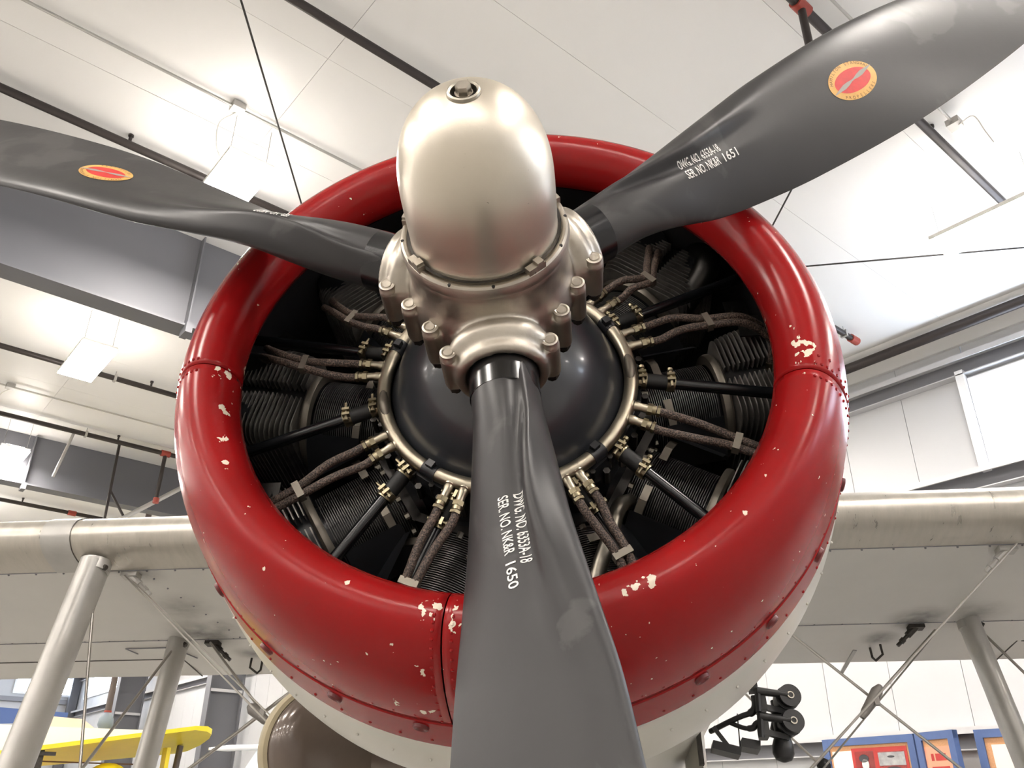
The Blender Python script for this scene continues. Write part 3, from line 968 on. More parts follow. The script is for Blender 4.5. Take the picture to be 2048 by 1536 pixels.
TAB = [  # r, LE(t,y), TE(t,y), front half thickness, back half thickness, airfoil weight
    (0.14, .0636, -.175, -.0524, -.173, .058, .058, 0), (0.20, .066, -.176, -.050, -.172, .058, .058, 0), (0.26, .070, -.180, -.047, -.172, .058, .056, 0),
    (0.32, .076, -.188, -.046, -.168, .056, .052, 0.1), (0.40, .084, -.204, -.053, -.148, .051, .040, 0.35),
(0.50, .096, -.218, -.066, -.122, .043, .025, 0.7), (0.62, .119, -.221, -.080, -.116, .034, .015, 0.9),
    (0.75, .142, -.224, -.093, -.119, .028, .010, 1), (1.0, .162, -.233, -.106, -.135, .020, .006, 1), (1.25, .173, -.216, -.092, -.149, .015, .004, 1),
    (1.48, .170, -.187, -.062, -.160, .011, .003, 1), (1.60, .145, -.180, -.030, -.165, .008, .003, 1), (1.67, .10, -.176, .03, -.17, .004, .002, 1)]

def tabrow(r):
    n = len(TAB)
    i = 0
    while i < n - 2 and r > TAB[i + 1][0]:
        i += 1
    a, b = TAB[i], TAB[i + 1]
    p, q = TAB[max(0, i - 1)], TAB[min(n - 1, i + 2)]
    t = (r - a[0]) / (b[0] - a[0])
    t = max(0, min(1, t))
    out = []
    h = b[0] - a[0]
    for k in range(1, 8):
        ma = (b[k] - p[k]) / max(1e-6, b[0] - p[0])
        mb = (q[k] - a[k]) / max(1e-6, q[0] - a[0])
        out.append((2 * t ** 3 - 3 * t ** 2 + 1) * a[k] + (t ** 3 - 2 * t ** 2 + t) * h * ma + (-2 * t ** 3 + 3 * t ** 2) * b[k] + (t ** 3 - t ** 2) * h * mb)
    return out

def naca(s):
    return 5 * (.2969 * math.sqrt(max(0, s)) - .126 * s - .3516 * s * s + .2843 * s ** 3 - .1036 * s ** 4) * 2

def blade_pt(r, s, ang, front=True, off=0.0):
    lt, ly, tt, ty, hf, hb, w = tabrow(r)
    w = max(0, min(1, w))
    cir = 2 * math.sqrt(max(0, s * (1 - s)))
    if front:
        F = (1 - w) * cir + w * naca(s)
        b = math.exp(-((r - 0.49) / 0.20) ** 2)
        F += b * (0.34 * math.exp(-((s - .17) / .075) ** 2) - 0.24 * math.exp(-((s - .33) / .075) ** 2)) * (1 if s > 0.001 else 0)
        h = hf * F + off
    else:
        h = -hb * ((1 - w) * cir + w * naca(s)) - off
    dt, dy = tt - lt, ty - ly
    L = math.hypot(dt, dy)
    nt_, ny_ = -dy / L, dt / L
    t, yy = lt + dt * s + nt_ * h, ly + dy * s + ny_ * h
    er, et = pol(1, ang, 0), pol(1, ang + 90, 0)
    p = er * r + et * t
    return Vector((p.x, yy, p.z))

def s_at(r, t):
    lt, ly, tt, ty = tabrow(r)[:4]
    return (lt - t) / (lt - tt)

def blade_mesh(ang):
    m = MB()
    rs = [0.14 + 0.01 * k for k in range(0, 60)] + [0.74 + 0.025 * k for k in range(0, 37)] + [1.665]
    NF, NB = 40, 26
    vs, fs = [], []
    for r in rs:
        for k in range(NF):
            vs.append(blade_pt(r, (1 - math.cos(PI * k / NF)) / 2, ang, True))
        for k in range(NB):
            vs.append(blade_pt(r, (1 + math.cos(PI * k / NB)) / 2, ang, False))
    N = NF + NB
    for j in range(len(rs) - 1):
        for k in range(N):
            fs.append((j * N + k, j * N + (k + 1) % N, (j + 1) * N + (k + 1) % N, (j + 1) * N + k))
    fs.append(tuple(range(N)))
    fs.append(tuple((len(rs) - 1) * N + k for k in range(N)))
    return m.add(vs, fs)

_fc = {}
def glyphs(text, size):
    cu = bpy.data.curves.new('t', 'FONT')
    cu.body = text
    cu.size = size
    cu.resolution_u = 3
    cu.offset = 0.012 if len(text) > 1 else 0.0
    o = bpy.data.objects.new('t', cu)
    COL.objects.link(o)
    dg = bpy.context.evaluated_depsgraph_get()
    me = bpy.data.meshes.new_from_object(o.evaluated_get(dg))
    vs = [v.co.copy() for v in me.vertices]
    fs = [tuple(p.vertices) for p in me.polygons]
    bpy.data.objects.remove(o)
    bpy.data.curves.remove(cu)
    bpy.data.meshes.remove(me)
    return vs, fs

def stencil(text, r0, r1, t0, h, ang, parent, material, t1=None, bold=0.0):
    vs, fs = glyphs(text, 1.0)
    bm = bmesh.new()
    bv = [bm.verts.new(v) for v in vs]
    for f in fs:
        try:
            bm.faces.new([bv[i] for i in f])
        except ValueError:
            pass
    for it in range(3):
        bmesh.ops.triangulate(bm, faces=bm.faces[:])
        long = [e for e in bm.edges if e.calc_length() > 0.16]
        if long:
            bmesh.ops.subdivide_edges(bm, edges=long, cuts=1)
    bmesh.ops.triangulate(bm, faces=bm.faces[:])
    bm.verts.index_update()
    vs = [v.co.copy() for v in bm.verts]
    fs = [tuple(v.index for v in f.verts) for f in bm.faces]
    bm.free()
    x0, x1 = min(v.x for v in vs), max(v.x for v in vs)
    t1 = t0 if t1 is None else t1
    out = []
    for v in vs:
        f = (v.x - x0) / (x1 - x0)
        r = r0 + f * (r1 - r0)
        t = t0 + f * (t1 - t0) + v.y / 0.72 * h
        out.append(blade_pt(r, s_at(r, t), ang, True, 0.0010))
    MB().add(out, fs).build('stencil', material, parent, sharp=0)

def patch_ellipse(m, ang, rc, tc, ar, at, off, n=48, rings=(0, 0.35, 0.7, 1.0), hole=None, tilt=0.0):
    vs, fs = [], []
    for q in rings:
        for k in range(n):
            a = 2 * PI * k / n
            r = rc + ar * q * math.cos(a)
            t = tc + at * q * math.sin(a)
            vs.append(blade_pt(r, s_at(r, t), ang, True, off))
    for j in range(len(rings) - 1):
        for k in range(n):
            fs.append((j * n + k, j * n + (k + 1) % n, (j + 1) * n + (k + 1) % n, (j + 1) * n + k))
    return m.add(vs, fs)

def emblem(ang, parent):
    rc, tc, ar, at = 0.945, 0.034, 0.064, 0.041
    e = patch_ellipse(MB(), ang, rc, tc, ar, at, 0.0008).build('emblem', M['gold'], parent, sharp=0)
    m = patch_ellipse(MB(), ang, rc, tc, ar * 0.77, at * 0.62, 0.0012)
    o = m.build('emblem_field', M['decal_red'], parent, sharp=0)
    # small silver propeller across the field
    pts_u = [-0.062, -0.046, -0.03, -0.016, -0.004, 0.004, 0.016, 0.03, 0.046, 0.062]
    hw = [0.0006, 0.003, 0.0052, 0.0042, 0.0018, 0.0018, 0.0042, 0.0052, 0.003, 0.0006]
    vs, fs = [], []
    for u, h in zip(pts_u, hw):
        for s in (-1, 0, 1):
            r, t = rc + u, tc + u * 0.18 + s * h
            vs.append(blade_pt(r, s_at(r, t), ang, True, 0.0016))
    for k in range(len(pts_u) - 1):
        for s in range(2):
            fs.append((k * 3 + s, k * 3 + s + 1, k * 3 + 3 + s + 1, k * 3 + 3 + s))
    MB().add(vs, fs).build('emblem_propeller', M['decal_silver'], parent, sharp=0)
    # lettering round the border
    m = MB()
    for txt, a0, a1, flip in (('HAMILTON STANDARD', 168, 12, 1), ('PROPELLERS', 222, 318, -1)):
        for k, chh in enumerate(txt):
            if chh == ' ':
                continue
            a = rad(a0 + (a1 - a0) * (k + 0.5) / len(txt))
            vs, fs = glyphs(chh, 0.0115)
            cx = (min(v.x for v in vs) + max(v.x for v in vs)) / 2
            tang = Vector((-math.sin(a) * ar, math.cos(a) * at)).normalized() * (-1 if flip > 0 else 1)
            nrm = Vector((-tang.y, tang.x))
            q = 0.83 if flip > 0 else 0.965
            base = Vector((math.cos(a) * ar * q, math.sin(a) * at * q))
            out = []
            for v in vs:
                p = base + tang * (v.x - cx) * 0.75 + nrm * (v.y * 0.85 * 1)
                r, t = rc + p.x, tc + p.y
                out.append(blade_pt(r, s_at(r, t), ang, True, 0.0014))
            m.add(out, fs)
    m.build('emblem_lettering', M['ink_dark'], parent, sharp=0)

for k, num in ((0, '1650'), (1, '1651'), (2, None)):
    ang = PH + 120 * k
    b = blade_mesh(ang).build('propeller_blade', M['blade'], prop, sharp=60)
    er = pol(1, ang, 0)
    MB().lathe([(0.19, 0.0588), (0.19, 0.0598), (0.250, 0.0600), (0.251, 0.0588)], o=Vector((0, -0.174, 0)) + pol(0.0056, ang + 90, 0), axis=pol(1, ang + 1.05, 0), n=48).build('shank_band', M['sleeve'], b)
    emblem(ang, b)
    stencil('DWG. NO. 6353A-18', 0.458, 0.566, 0.0335, 0.0165, ang, b, M['ink'], 0.0355)
    if num:
        stencil('SER. NO. NK&R', 0.458, 0.548, 0.0115, 0.0165, ang, b, M['ink'], 0.0140)
        stencil(num, 0.560, 0.598, 0.0135, 0.0165, ang, b, M['ink'], 0.0140)
    else:
        stencil('SER. NO. NK&R', 0.458, 0.548, 0.0115, 0.0165, ang, b, M['ink'], 0.0140)

# hub casting: barrel, three sockets, bolt bosses, fused by voxel remesh
BOLTS = []
PHH = -84.0
for k in range(3):
    ang = PHH + 120 * k
    for (r, da) in ((0.1905, 27), (0.1905, -27), (0.157, 47), (0.157, -47)):
        p = pol(r, ang + da, 0)
        BOLTS.append((p.x, p.z))
hm = MB()
hm.lathe([(-0.316, 0.0), (-0.316, 0.143), (-0.30, 0.1445), (-0.275, 0.1425), (-0.25, 0.143), (-0.225, 0.148), (-0.19, 0.153), (-0.15, 0.150), (-0.115, 0.125), (-0.08, 0.10), (-0.08, 0.0)], n=64)
for k in range(3):
    er = pol(1, PHH + 120 * k, 0)
    hm.lathe([(0.02, 0.0), (0.02, 0.088), (0.11, 0.086), (0.128, 0.083), (0.14, 0.088), (0.152, 0.0945), (0.164, 0.0955), (0.174, 0.090), (0.182, 0.083), (0.190, 0.0825), (0.198, 0.081), (0.203, 0.075), (0.203, 0.064), (0.19, 0.062), (0.19, 0.0)], o=(0, -0.172, 0), axis=er, n=48)
for (x, z) in BOLTS:
    hm.cyl((x, -0.209, z), (x, -0.133, z), 0.0172, n=24)
    hm.bar(Vector((x, -0.170, z)), Vector((x * 0.62, -0.170, z * 0.62)), 0.022, 0.062, (0, 1, 0))
ho = hm.build('hub_raw', M['hub'], None, sharp=0)
rm = ho.modifiers.new('r', 'REMESH')
rm.mode = 'VOXEL'
rm.voxel_size = 0.0035
sm = ho.modifiers.new('s', 'SMOOTH')
sm.factor = 0.5
sm.iterations = 5
dg = bpy.context.evaluated_depsgraph_get()
hme = bpy.data.meshes.new_from_object(ho.evaluated_get(dg))
bpy.data.objects.remove(ho)
hme.shade_smooth()
hme.materials.clear()
hme.materials.append(M['hub'])
hub = put('propeller_hub', hme, prop)
bm_ = MB().lathe([(-0.013, 0.0), (-0.013, 0.0075), (-0.0115, 0.0085), (-0.012, 0.0095), (-0.013, 0.0115), (-0.012, 0.0148), (-0.004, 0.0152), (-0.002, 0.0165), (0.004, 0.0165)], n=20).mesh('hub_bolt', M['hub'], 35)
nt_me = MB().cyl((0, 0, 0), (0, 0.012, 0), 0.0135, n=6).cyl((0, 0.012, 0), (0, 0.022, 0), 0.006, n=8).mesh('hub_nut', M['steel_dark'], 30)
for (x, z) in BOLTS:
    put('hub_bolt', bm_, hub, (x, -0.208, z))
    put('hub_nut', nt_me, hub, (x, -0.132, z))

# dome
dome = MB()
DP = [(-0.318, 0.132), (-0.322, 0.129), (-0.335, 0.1262), (-0.38, 0.1265), (-0.425, 0.1262)]
for k in range(1, 19):
    t = k / 18 * rad(80.6)
    DP.append((-0.425 - 0.172 * math.sin(t) ** 0.87, 0.126 * math.cos(t) ** 0.87))
dome.lathe([(a, b) for a, b in DP], n=96)
dm = dome.build('propeller_dome', M['dome'], prop, sharp=60)
MB().lathe([(-0.316, 0.129), (-0.330, 0.1325), (-0.3325, 0.137), (-0.3325, 0.1405), (-0.329, 0.144), (-0.318, 0.1465), (-0.309, 0.1455)], n=96).build('dome_ring', M['hub'], dm, sharp=30)
MB().lathe([(-0.3345, 0.127), (-0.3345, 0.1325)], n=96).build('dome_seal', M['steel_dark'], dm)
for a in (-143, -50, 30, 95, 165):
    Rm = Matrix.Rotation(rad(90 - a), 3, 'Y')
    MB().box(pol(0.1365, a, -0.336), (0.034, 0.012, 0.013), Rm).box(pol(0.1365, a + 3, -0.341), (0.013, 0.012, 0.014), Rm).build('ring_clip', M['hub'], dm, sharp=30)
for a in range(0, 360, 30):
    p = pol(0.1405, a + 8, -0.327)
    MB().cyl(p, p + Vector((0, -0.006, 0)), 0.003, n=6).build('ring_hole', M['rubber'], dm, sharp=30)
MB().lathe([(-0.592, 0.0262), (-0.600, 0.0250), (-0.6015, 0.0225), (-0.599, 0.0200), (-0.585, 0.0195)], n=36).build('nose_collar', M['steel_dull'], dm, sharp=30)
MB().lathe([(-0.586, 0.020), (-0.586, 0.0)], n=24).build('nose_recess', M['rubber'], dm)
MB().cyl((0, -0.586, 0), (0, -0.596, 0), 0.0138, n=20).cyl((0, -0.596, 0), (0, -0.609, 0), 0.0122, 0.0116, n=6).build('nose_bolt', M['hub'], dm, sharp=30)

# --- upper wing
wing = part('upper_wing')
wing['label'] = 'silver grey upper wing with scuffed metal leading edge'
SEC = [(3.27, .470), (3.0, .462), (2.6, .458), (2.2, .456), (2.0, .460), (1.90, .466), (1.82, .477), (1.765, .495), (1.73, .520), (1.712, .552), (1.718, .588), (1.745, .622), (1.80, .655), (1.90, .690), (2.1, .722), (2.4, .728), (2.8, .650), (3.1, .545), (3.27, .480)]
def span(sec, x0, x1, off=0.0):
    m = MB()
    n = len(sec)
    vs = [(x0, a, b) for a, b in sec] + [(x1, a, b) for a, b in sec]
    fs = [(i, i + 1, n + i + 1, n + i) for i in range(n - 1)]
    return m.add(vs, fs)
sp = [(p.x, p.y) for p in spline([(a, b, 0) for a, b in SEC], 4)]
wm = span(sp, -7.0, 7.0)
N = len(sp)
wm.f += [tuple(range(N)), tuple(range(N, 2 * N))]
wm.build('wing_skin', M['wing'], wing, sharp=50)
le = [(p[0], p[1]) for p in sp if p[0] < 1.905 or (p[0] < 2.0 and p[1] > 0.6)]
le = [(a - 0.004 * (1 if a < 1.8 else 0), b + (0.004 if b > 0.56 else -0.004)) for a, b in le]
for (x0, x1) in ((-1.995, -0.3), (-7, -2.115), (0.3, 2.9), (2.95, 7)):
    span(le, x0, x1).build('leading_edge', M['wing_edge'], wing, sharp=50)
le2 = [(a - 0.003 * (1 if a < 1.8 else 0), b + (0.003 if b > 0.56 else -0.003)) for a, b in le]
span(le2, -2.12, -1.99).build('edge_band', M['strut'], wing, sharp=50)
m = MB()
for k in range(90):
    x = -5.6 + k * 0.125
    m.sphere((x, 1.915, 0.4635), 0.005, 6, 4)
for k in range(80):
    x = -5 + k * 0.13
    m.sphere((x, 2.70, 0.4585), 0.0045, 6, 4)
for k in range(9):
    m.sphere((-1.72 + 0.02 * k, 1.98 + 0.10 * k, 0.456), 0.005, 6, 4)
m.build('wing_rivets', M['girt_dark'], wing, stuff=True)
MB().box((0, 2.702, 0.4565), (13, 0.004, 0.002)).box((0, 1.9, 0.4615), (13, 0.004, 0.003)).build('skin_lap', M['girt_dark'], wing, sharp=0)
ai = MB().box((-4.2, 2.98, 0.4600), (4.4, 0.006, 0.003)).box((4.4, 2.98, 0.4600), (4.2, 0.006, 0.003)).box((-2.0, 3.12, 0.462), (0.006, 0.28, 0.003)).box((2.28, 3.12, 0.462), (0.006, 0.28, 0.003))
ai.build('aileron_gap', M['grime'], wing, sharp=0)
ac = MB()
for p, q in (((-2.18, 2.62), (-1.93, 2.62)), ((-1.93, 2.62), (-1.86, 2.78)), ((-2.18, 2.62), (-2.15, 2.70))):
    ac.bar((p[0] - 0.05, p[1] + 0.18, 0.4555), (q[0] - 0.05, q[1] + 0.18, 0.4555), 0.006, 0.004)
ac.build('access_panel', M['girt_dark'], wing, sharp=0)
for (x, yy, s) in ((-1.80, 1.93, 1), (-1.74, 2.74, 1), (1.72, 2.74, -1), (1.84, 1.93, -1)):
    d = Vector((s * 0.55, 0.12, -0.45)).normalized()
    p = Vector((x, yy, 0.452))
    MB().box(p, (0.07, 0.05, 0.02)).cyl(p, p + d * 0.06, 0.016, n=10).cyl(p + d * 0.06, p + d * 0.13, 0.009, n=8).cyl(p + d * 0.085, p + d * 0.105, 0.014, n=6).build('wire_fitting', M['strut'] if yy < 2 else M['grime'], wing, sharp=30)
for s in (-1, 1):
    p = Vector((s * 1.60, 2.93, 0.44))
    MB().tube([p, p + Vector((0, 0.0, -0.05)), p + Vector((-s * 0.02, 0.06, -0.06)), p + Vector((-s * 0.02, 0.10, -0.03)), p + Vector((-s * 0.02, 0.10, 0.02))], 0.006, 8).build('wing_hook', M['grime'], wing)
    q = Vector((s * 1.50, 3.02, 0.445))
    MB().bar(q, q + Vector((-s * 0.045, 0.16, -0.06)), 0.02, 0.006).build('trim_tab_arm', M['strut'], wing, sharp=0)

# --- interplane struts and wires
def strut(p0, p1, wx, wy, name='interplane_strut'):
    p0, p1 = Vector(p0), Vector(p1)
    d = (p1 - p0)
    p1 = p0 + d * 1.9
    pr = []
    for k in range(16):
        a = 2 * PI * k / 16
        c = math.cos(a)
        pr.append((math.sin(a) * wx / 2 * (1 if c < 0 else 1), c * wy / 2))
    vs = [p0 + Vector((a, b, 0)) for a, b in pr] + [p1 + Vector((a, b, 0)) for a, b in pr]
    o = MB().add(vs, [(i, (i + 1) % 16, 16 + (i + 1) % 16, 16 + i) for i in range(16)] + [tuple(range(16)), tuple(range(16, 32))]).build(name, M['strut'], plane)
    MB().cyl(p0 + Vector((0, 0, -0.035)), p0 + Vector((0, 0, 0.012)), wx * 0.62, n=16).build('strut_fitting', M['strut'], o, sharp=30)
    MB().cyl(p0 + Vector((wx * 0.45, -0.02, -0.02)), p0 + Vector((wx * 0.62, -0.02, -0.03)), 0.012, n=8).build('strut_pin', M['grime'], o, sharp=30)
strut((-1.913, 1.83, 0.462), (-1.962, 1.83, -0.352), 0.105, 0.16)
strut((-1.913, 2.72, 0.458), (-1.925, 2.72, -0.142), 0.085, 0.15)
strut((1.952, 1.83, 0.462), (2.0, 1.83, -0.352), 0.105, 0.16)
strut((1.952, 2.70, 0.458), (1.992, 2.70, -0.122), 0.085, 0.15)
def wirep(p0, p1, r=0.0058, a=0.0, b=1.0):
    q0, q1 = ext(p0, p1, a, b)
    MB().cyl(q0, q1, r, n=8).build('bracing_wire', M['wire'], plane)
wirep((-1.811, 1.9, 0.44), (-1.02, 1.75, -0.212), 0.0036, 0, 1.35)
wirep((-1.80, 1.93, 0.44), (-0.985, 1.80, -0.212), 0.0028, 0, 1.35)
wirep((-1.736, 2.7, 0.44), (-1.168, 2.2, -0.094), 0.006, 0, 1.6)
wirep((-1.901, 1.85, 0.387), (-1.782, 1.95, -0.319), 0.006, -0.08, 1.5)
wirep((-1.913, 2.7, 0.432), (-1.801, 2.0, -0.308), 0.0065, 0, 1.4)
wirep((-1.067, 2.2, 0.057), (-1.558, 2.4, -0.219), 0.0075, -0.9, 1.5)
wirep((1.788, 2.7, 0.42), (0.981, 2.2, -0.292), 0.0045, 0, 1.3)
wirep((1.80, 2.66, 0.42), (1.045, 2.16, -0.272), 0.0038, 0, 1.3)
wirep((1.847, 1.85, 0.44), (0.881, 2.0, -0.377), 0.0042, 0, 1.2)
wirep((1.024, 2.3, 0.266), (1.599, 2.4, -0.253), 0.0062, -0.8, 1.3)
wirep((1.991, 2.7, 0.415), (2.07, 2.6, 0.181), 0.0065, 0, 3.0)
wirep((0.884, 2.3, -0.087), (1.035, 2.3, -0.259), 0.005, -0.6, 1.3)
def spreader(p0, p1, r):
    p0, p1 = Vector(p0), Vector(p1)
    d = (p1 - p0).normalized()
    L = (p1 - p0).length
    MB().tube([p0 - d * 0.3 * L, p0, p0 + d * 0.35 * L, p0 + d * 0.7 * L, p1, p1 + d * 0.3 * L], [r * 0.45, r, r * 0.9, r * 0.8, r * 0.75, r * 0.4], 10).box((p0 + p1) / 2 + Vector((0.018, -0.01, 0)), (0.02, 0.02, 0.035)).build('wire_spreader', M['wire_body'], plane)
spreader((-1.253, 2.2, -0.038), (-1.191, 2.2, -0.084), 0.026)
spreader((1.314, 2.28, 0.012), (1.250, 2.28, -0.066), 0.024)
MB().sphere((1.05, 2.3, -0.262), 0.028, 12, 8).build('wire_knob', M['black_iron'], plane)

# --- fuselage and float pylon
fus = [(0.64, 0.30), (0.64, 0.618), (0.9, 0.63), (1.3, 0.62), (1.8, 0.60), (2.6, 0.54), (3.6, 0.46), (5.0, 0.30), (6.4, 0.12), (6.6, 0.0)]
MB().lathe(fus, n=72).build('fuselage', M['white_paint'], plane, label='white fuselage behind the cowling')
py = MB()
prof = [(0.70, 0.0), (0.80, 0.09), (1.1, 0.14), (2.0, 0.15), (3.2, 0.10), (3.8, 0.0)]
poly = [(x, yy) for yy, x in prof] + [(-x, yy) for yy, x in reversed(prof[1:-1])]
vs = [(0.04 + a, b, -0.60) for a, b in poly] + [(0.04 + a, b, -1.15) for a, b in poly]
n = len(poly)
py.add(vs, [(i, (i + 1) % n, n + (i + 1) % n, n + i) for i in range(n)]).build('float_pylon', M['white_paint'], plane, sharp=30)
fs_ = MB().prism([(0.447, 1.16, -0.40), (0.462, 1.20, -0.40), (0.462, 1.42, -0.40), (0.440, 1.50, -0.40), (0.425, 1.42, -0.40), (0.425, 1.20, -0.40)], (-0.02, 0.0, -0.92)).build('float_strut', M['white_paint'], plane, sharp=30)
MB().box((0.440, 1.15, -0.47), (0.012, 0.02, 0.10)).build('strut_cuff', M['grime'], fs_, sharp=0)
fl_ = MB()
secs = [(-0.2, .05, -1.55), (0.3, .30, -1.45), (1.2, .42, -1.42), (2.5, .42, -1.40), (4.0, .30, -1.36), (5.2, .12, -1.30)]
vs, fs = [], []
for (yy, hw, zc) in secs:
    for k in range(16):
        a = 2 * PI * k / 16
        vs.append((0.04 + hw * math.cos(a), yy, zc + min(0.36, hw) * math.sin(a)))
for j in range(len(secs) - 1):
    for k in range(16):
        fs.append((j * 16 + k, j * 16 + (k + 1) % 16, (j + 1) * 16 + (k + 1) % 16, (j + 1) * 16 + k))
fs += [tuple(range(16)), tuple((len(secs) - 1) * 16 + k for k in range(16))]
fl_.add(vs, fs).build('main_float', M['white_paint'], plane)
for s in (-1, 1):
    a = Vector((0.04 + s * 0.62, 0.9, -1.9))
    MB().lathe([(-0.09, 0.12), (-0.10, 0.26), (-0.06, 0.36), (0, 0.38), (0.06, 0.36), (0.10, 0.26), (0.09, 0.12)], o=a, axis=(1, 0, 0), n=32).build('landing_wheel', M['rubber'], plane)
    MB().cyl(a, (0.04 + s * 0.25, 1.2, -1.4), 0.05, n=12).build('gear_leg', M['strut'], plane)

# --- brown drum under the left side
dr = part('drum_cover')
dr['label'] = 'glossy brown drum cover with beige rim'
dc = Vector((-0.655, 1.34, -0.415))
ax = Vector((0.50, -0.83, -0.22)).normalized()
MB().lathe([(-0.09, 0.15), (-0.085, 0.185), (-0.06, 0.195), (-0.02, 0.195), (0.0, 0.190), (0.004, 0.178)], o=dc, axis=ax, n=64).build('drum_rim', M['beige_rim'], dr, sharp=40)
MB().lathe([(-0.008, 0.181), (0.006, 0.176), (0.03, 0.168), (0.05, 0.150), (0.062, 0.12), (0.068, 0.07), (0.07, 0.0)], o=dc, axis=ax, n=64).build('drum_shell', M['brown'], dr, sharp=60)
MB().lathe([(-0.09, 0.15), (-0.09, 0.0)], o=dc, axis=ax, n=64).build('drum_back', M['beige_rim'], dr)
MB().cyl(dc - ax * 0.09, Vector((-0.42, 1.55, -0.40)), 0.12, 0.16, n=24).build('drum_housing', M['brown'], dr)

# --- black roller bracket under the right side
br = part('roller_bracket')
br['label'] = 'black iron bracket with two rollers'
def roller(c):
    c = Vector(c)
    MB().lathe([(-0.055, 0.0), (-0.055, 0.028), (-0.045, 0.029), (-0.04, 0.012), (-0.035, 0.012), (-0.03, 0.030), (0.0, 0.0285), (0.02, 0.022), (0.02, 0.0)], o=c, axis=(-0.15, 1.0, 0.0), n=28).build('roller', M['black_iron'], br, sharp=35)
    MB().lathe([(-0.058, 0.0065), (-0.058, 0.009), (-0.056, 0.0095)], o=c, axis=(-0.15, 1.0, 0.0), n=16).build('roller_hub', M['steel_dull'], br)
    MB().cyl(c + Vector((0.002, -0.052, 0.001)), c + Vector((-0.075, -0.052, 0.012)), 0.0075, 0.011, n=10).build('axle_arm', M['black_iron'], br)
    MB().box(c + Vector((-0.066, -0.03, -0.012)), (0.022, 0.05, 0.045)).bar(c + Vector((-0.06, -0.03, -0.022)), c + Vector((-0.005, -0.02, -0.033)), 0.012, 0.014).cyl(c + Vector((-0.072, -0.052, 0.018)), c + Vector((-0.078, -0.052, -0.040)), 0.008, n=8).build('fork', M['black_iron'], br, sharp=30)
roller((0.652, 1.0, -0.401))
roller((0.648, 1.0, -0.464))
bulb = [(0.03, 0.024), (0.0, 0.022), (-0.02, 0.019), (-0.04, 0.021), (-0.06, 0.027), (-0.078, 0.027), (-0.092, 0.02), (-0.098, 0.006), (-0.099, 0.0)]
MB().lathe(bulb, o=(0.636, 1.0, -0.452), axis=(0.1, 0, 1), n=20).build('bulb_weight', M['black_iron'], br)
MB().lathe([(0.02, 0.020), (0.0, 0.018), (-0.03, 0.02), (-0.05, 0.026), (-0.065, 0.02), (-0.068, 0.0)], o=(0.640, 1.02, -0.415), axis=(0.1, 0, 1), n=20).build('bulb_weight', M['black_iron'], br)
MB().cyl((0.579, 0.96, -0.36), (0.576, 0.96, -0.50), 0.005, n=8).build('pivot_rod', M['black_iron'], br)
MB().box((0.573, 0.97, -0.372), (0.02, 0.03, 0.028)).build('mount_block', M['black_iron'], br, sharp=30)
MB().tube(spline([(0.574, 0.97, -0.395), (0.572, 0.97, -0.42), (0.560, 0.97, -0.436), (0.535, 0.98, -0.442), (0.50, 1.0, -0.452), (0.46, 1.05, -0.46)], 5), [0.010] * 12 + [0.007] * 14, 10).build('hook_arm', M['black_iron'], br)
MB().tube(spline([(0.578, 0.96, -0.462), (0.566, 0.965, -0.466), (0.557, 0.97, -0.474), (0.540, 0.98, -0.472), (0.52, 0.99, -0.462), (0.50, 1.0, -0.449)], 5), [0.008] * 14 + [0.006] * 12, 10).build('hook_arm', M['black_iron'], br)
MB().bar((0.452, 1.0, -0.510), (0.520, 1.0, -0.528), 0.05, 0.020).build('tray', M['black_iron'], br, sharp=0)
MB().bar((0.525, 1.0, -0.506), (0.570, 1.0, -0.515), 0.05, 0.022).build('tray', M['black_iron'], br, sharp=0)
MB().bar((0.462, 1.0, -0.462), (0.50, 1.0, -0.520), 0.006, 0.010).build('tray_brace', M['black_iron'], br, sharp=0)
MB().bar((0.528, 1.0, -0.43), (0.522, 1.0, -0.525), 0.002, 0.003).build('tray_rod', M['black_iron'], br, sharp=0)

# ------------------------------------------------------------ background things
# yellow aircraft far behind on the left
ye = empty('yellow_airplane', (3.4, 13.0, 0))
tag(ye, 'yellow-winged airplane with cream upper surface standing far behind at left', 'airplane')
def Y3(x, z, yy=0.0):
    return (x - 3.4, yy, z)
def yz(x, f):
    # leading edge (f=0, near) to trailing edge (f=1, 1.2 m further)
    le = 2.31 + 0.174 * (x + 1.37)
    te = 2.175 + 0.124 * (x + 0.91)
    return le + (te - le) * f
outl = [(-4.5, 0.0), (1.02, 0.0), (1.25, 0.10), (1.40, 0.28), (1.46, 0.5), (1.44, 0.8), (1.34, 1.05), (1.2, 1.2), (-4.5, 1.2)]
vs = [(x, yy, yz(x, yy / 1.2) - (0.05 if 0.05 < yy < 1.1 else 0.03)) for x, yy in outl] + [(x, yy, yz(x, yy / 1.2) + 0.03) for x, yy in outl]
n = len(outl)
MB().add(vs, [tuple(range(n)), tuple(range(n, 2 * n))] + [(i, (i + 1) % n, n + (i + 1) % n, n + i) for i in range(n)]).build('yellow_wing', M['yellow'], ye, sharp=30)
MB().box((-0.9, 0.65, 2.20), (3.0, 0.012, 0.02)).build('aileron_line', M['ink_dark'], ye, sharp=0)
MB().prism([(-4.5, 0.3, 1.78), (0.3, 0.3, 2.60), (0.32, 0.3, 2.675), (-1.4, 0.3, 2.645), (-4.5, 0.3, 2.62)], (0, 0.9, 0)).build('cream_top', M['cream'], ye, sharp=30)
MB().box((0.5, 0.5, 1.9), (0.10, 0.3, 1.15)).build('wing_strut', M['yellow'], ye, sharp=0)
MB().box((0.80, 0.5, 1.9), (0.06, 0.2, 1.1)).build('wing_strut', M['yellow'], ye, sharp=0)
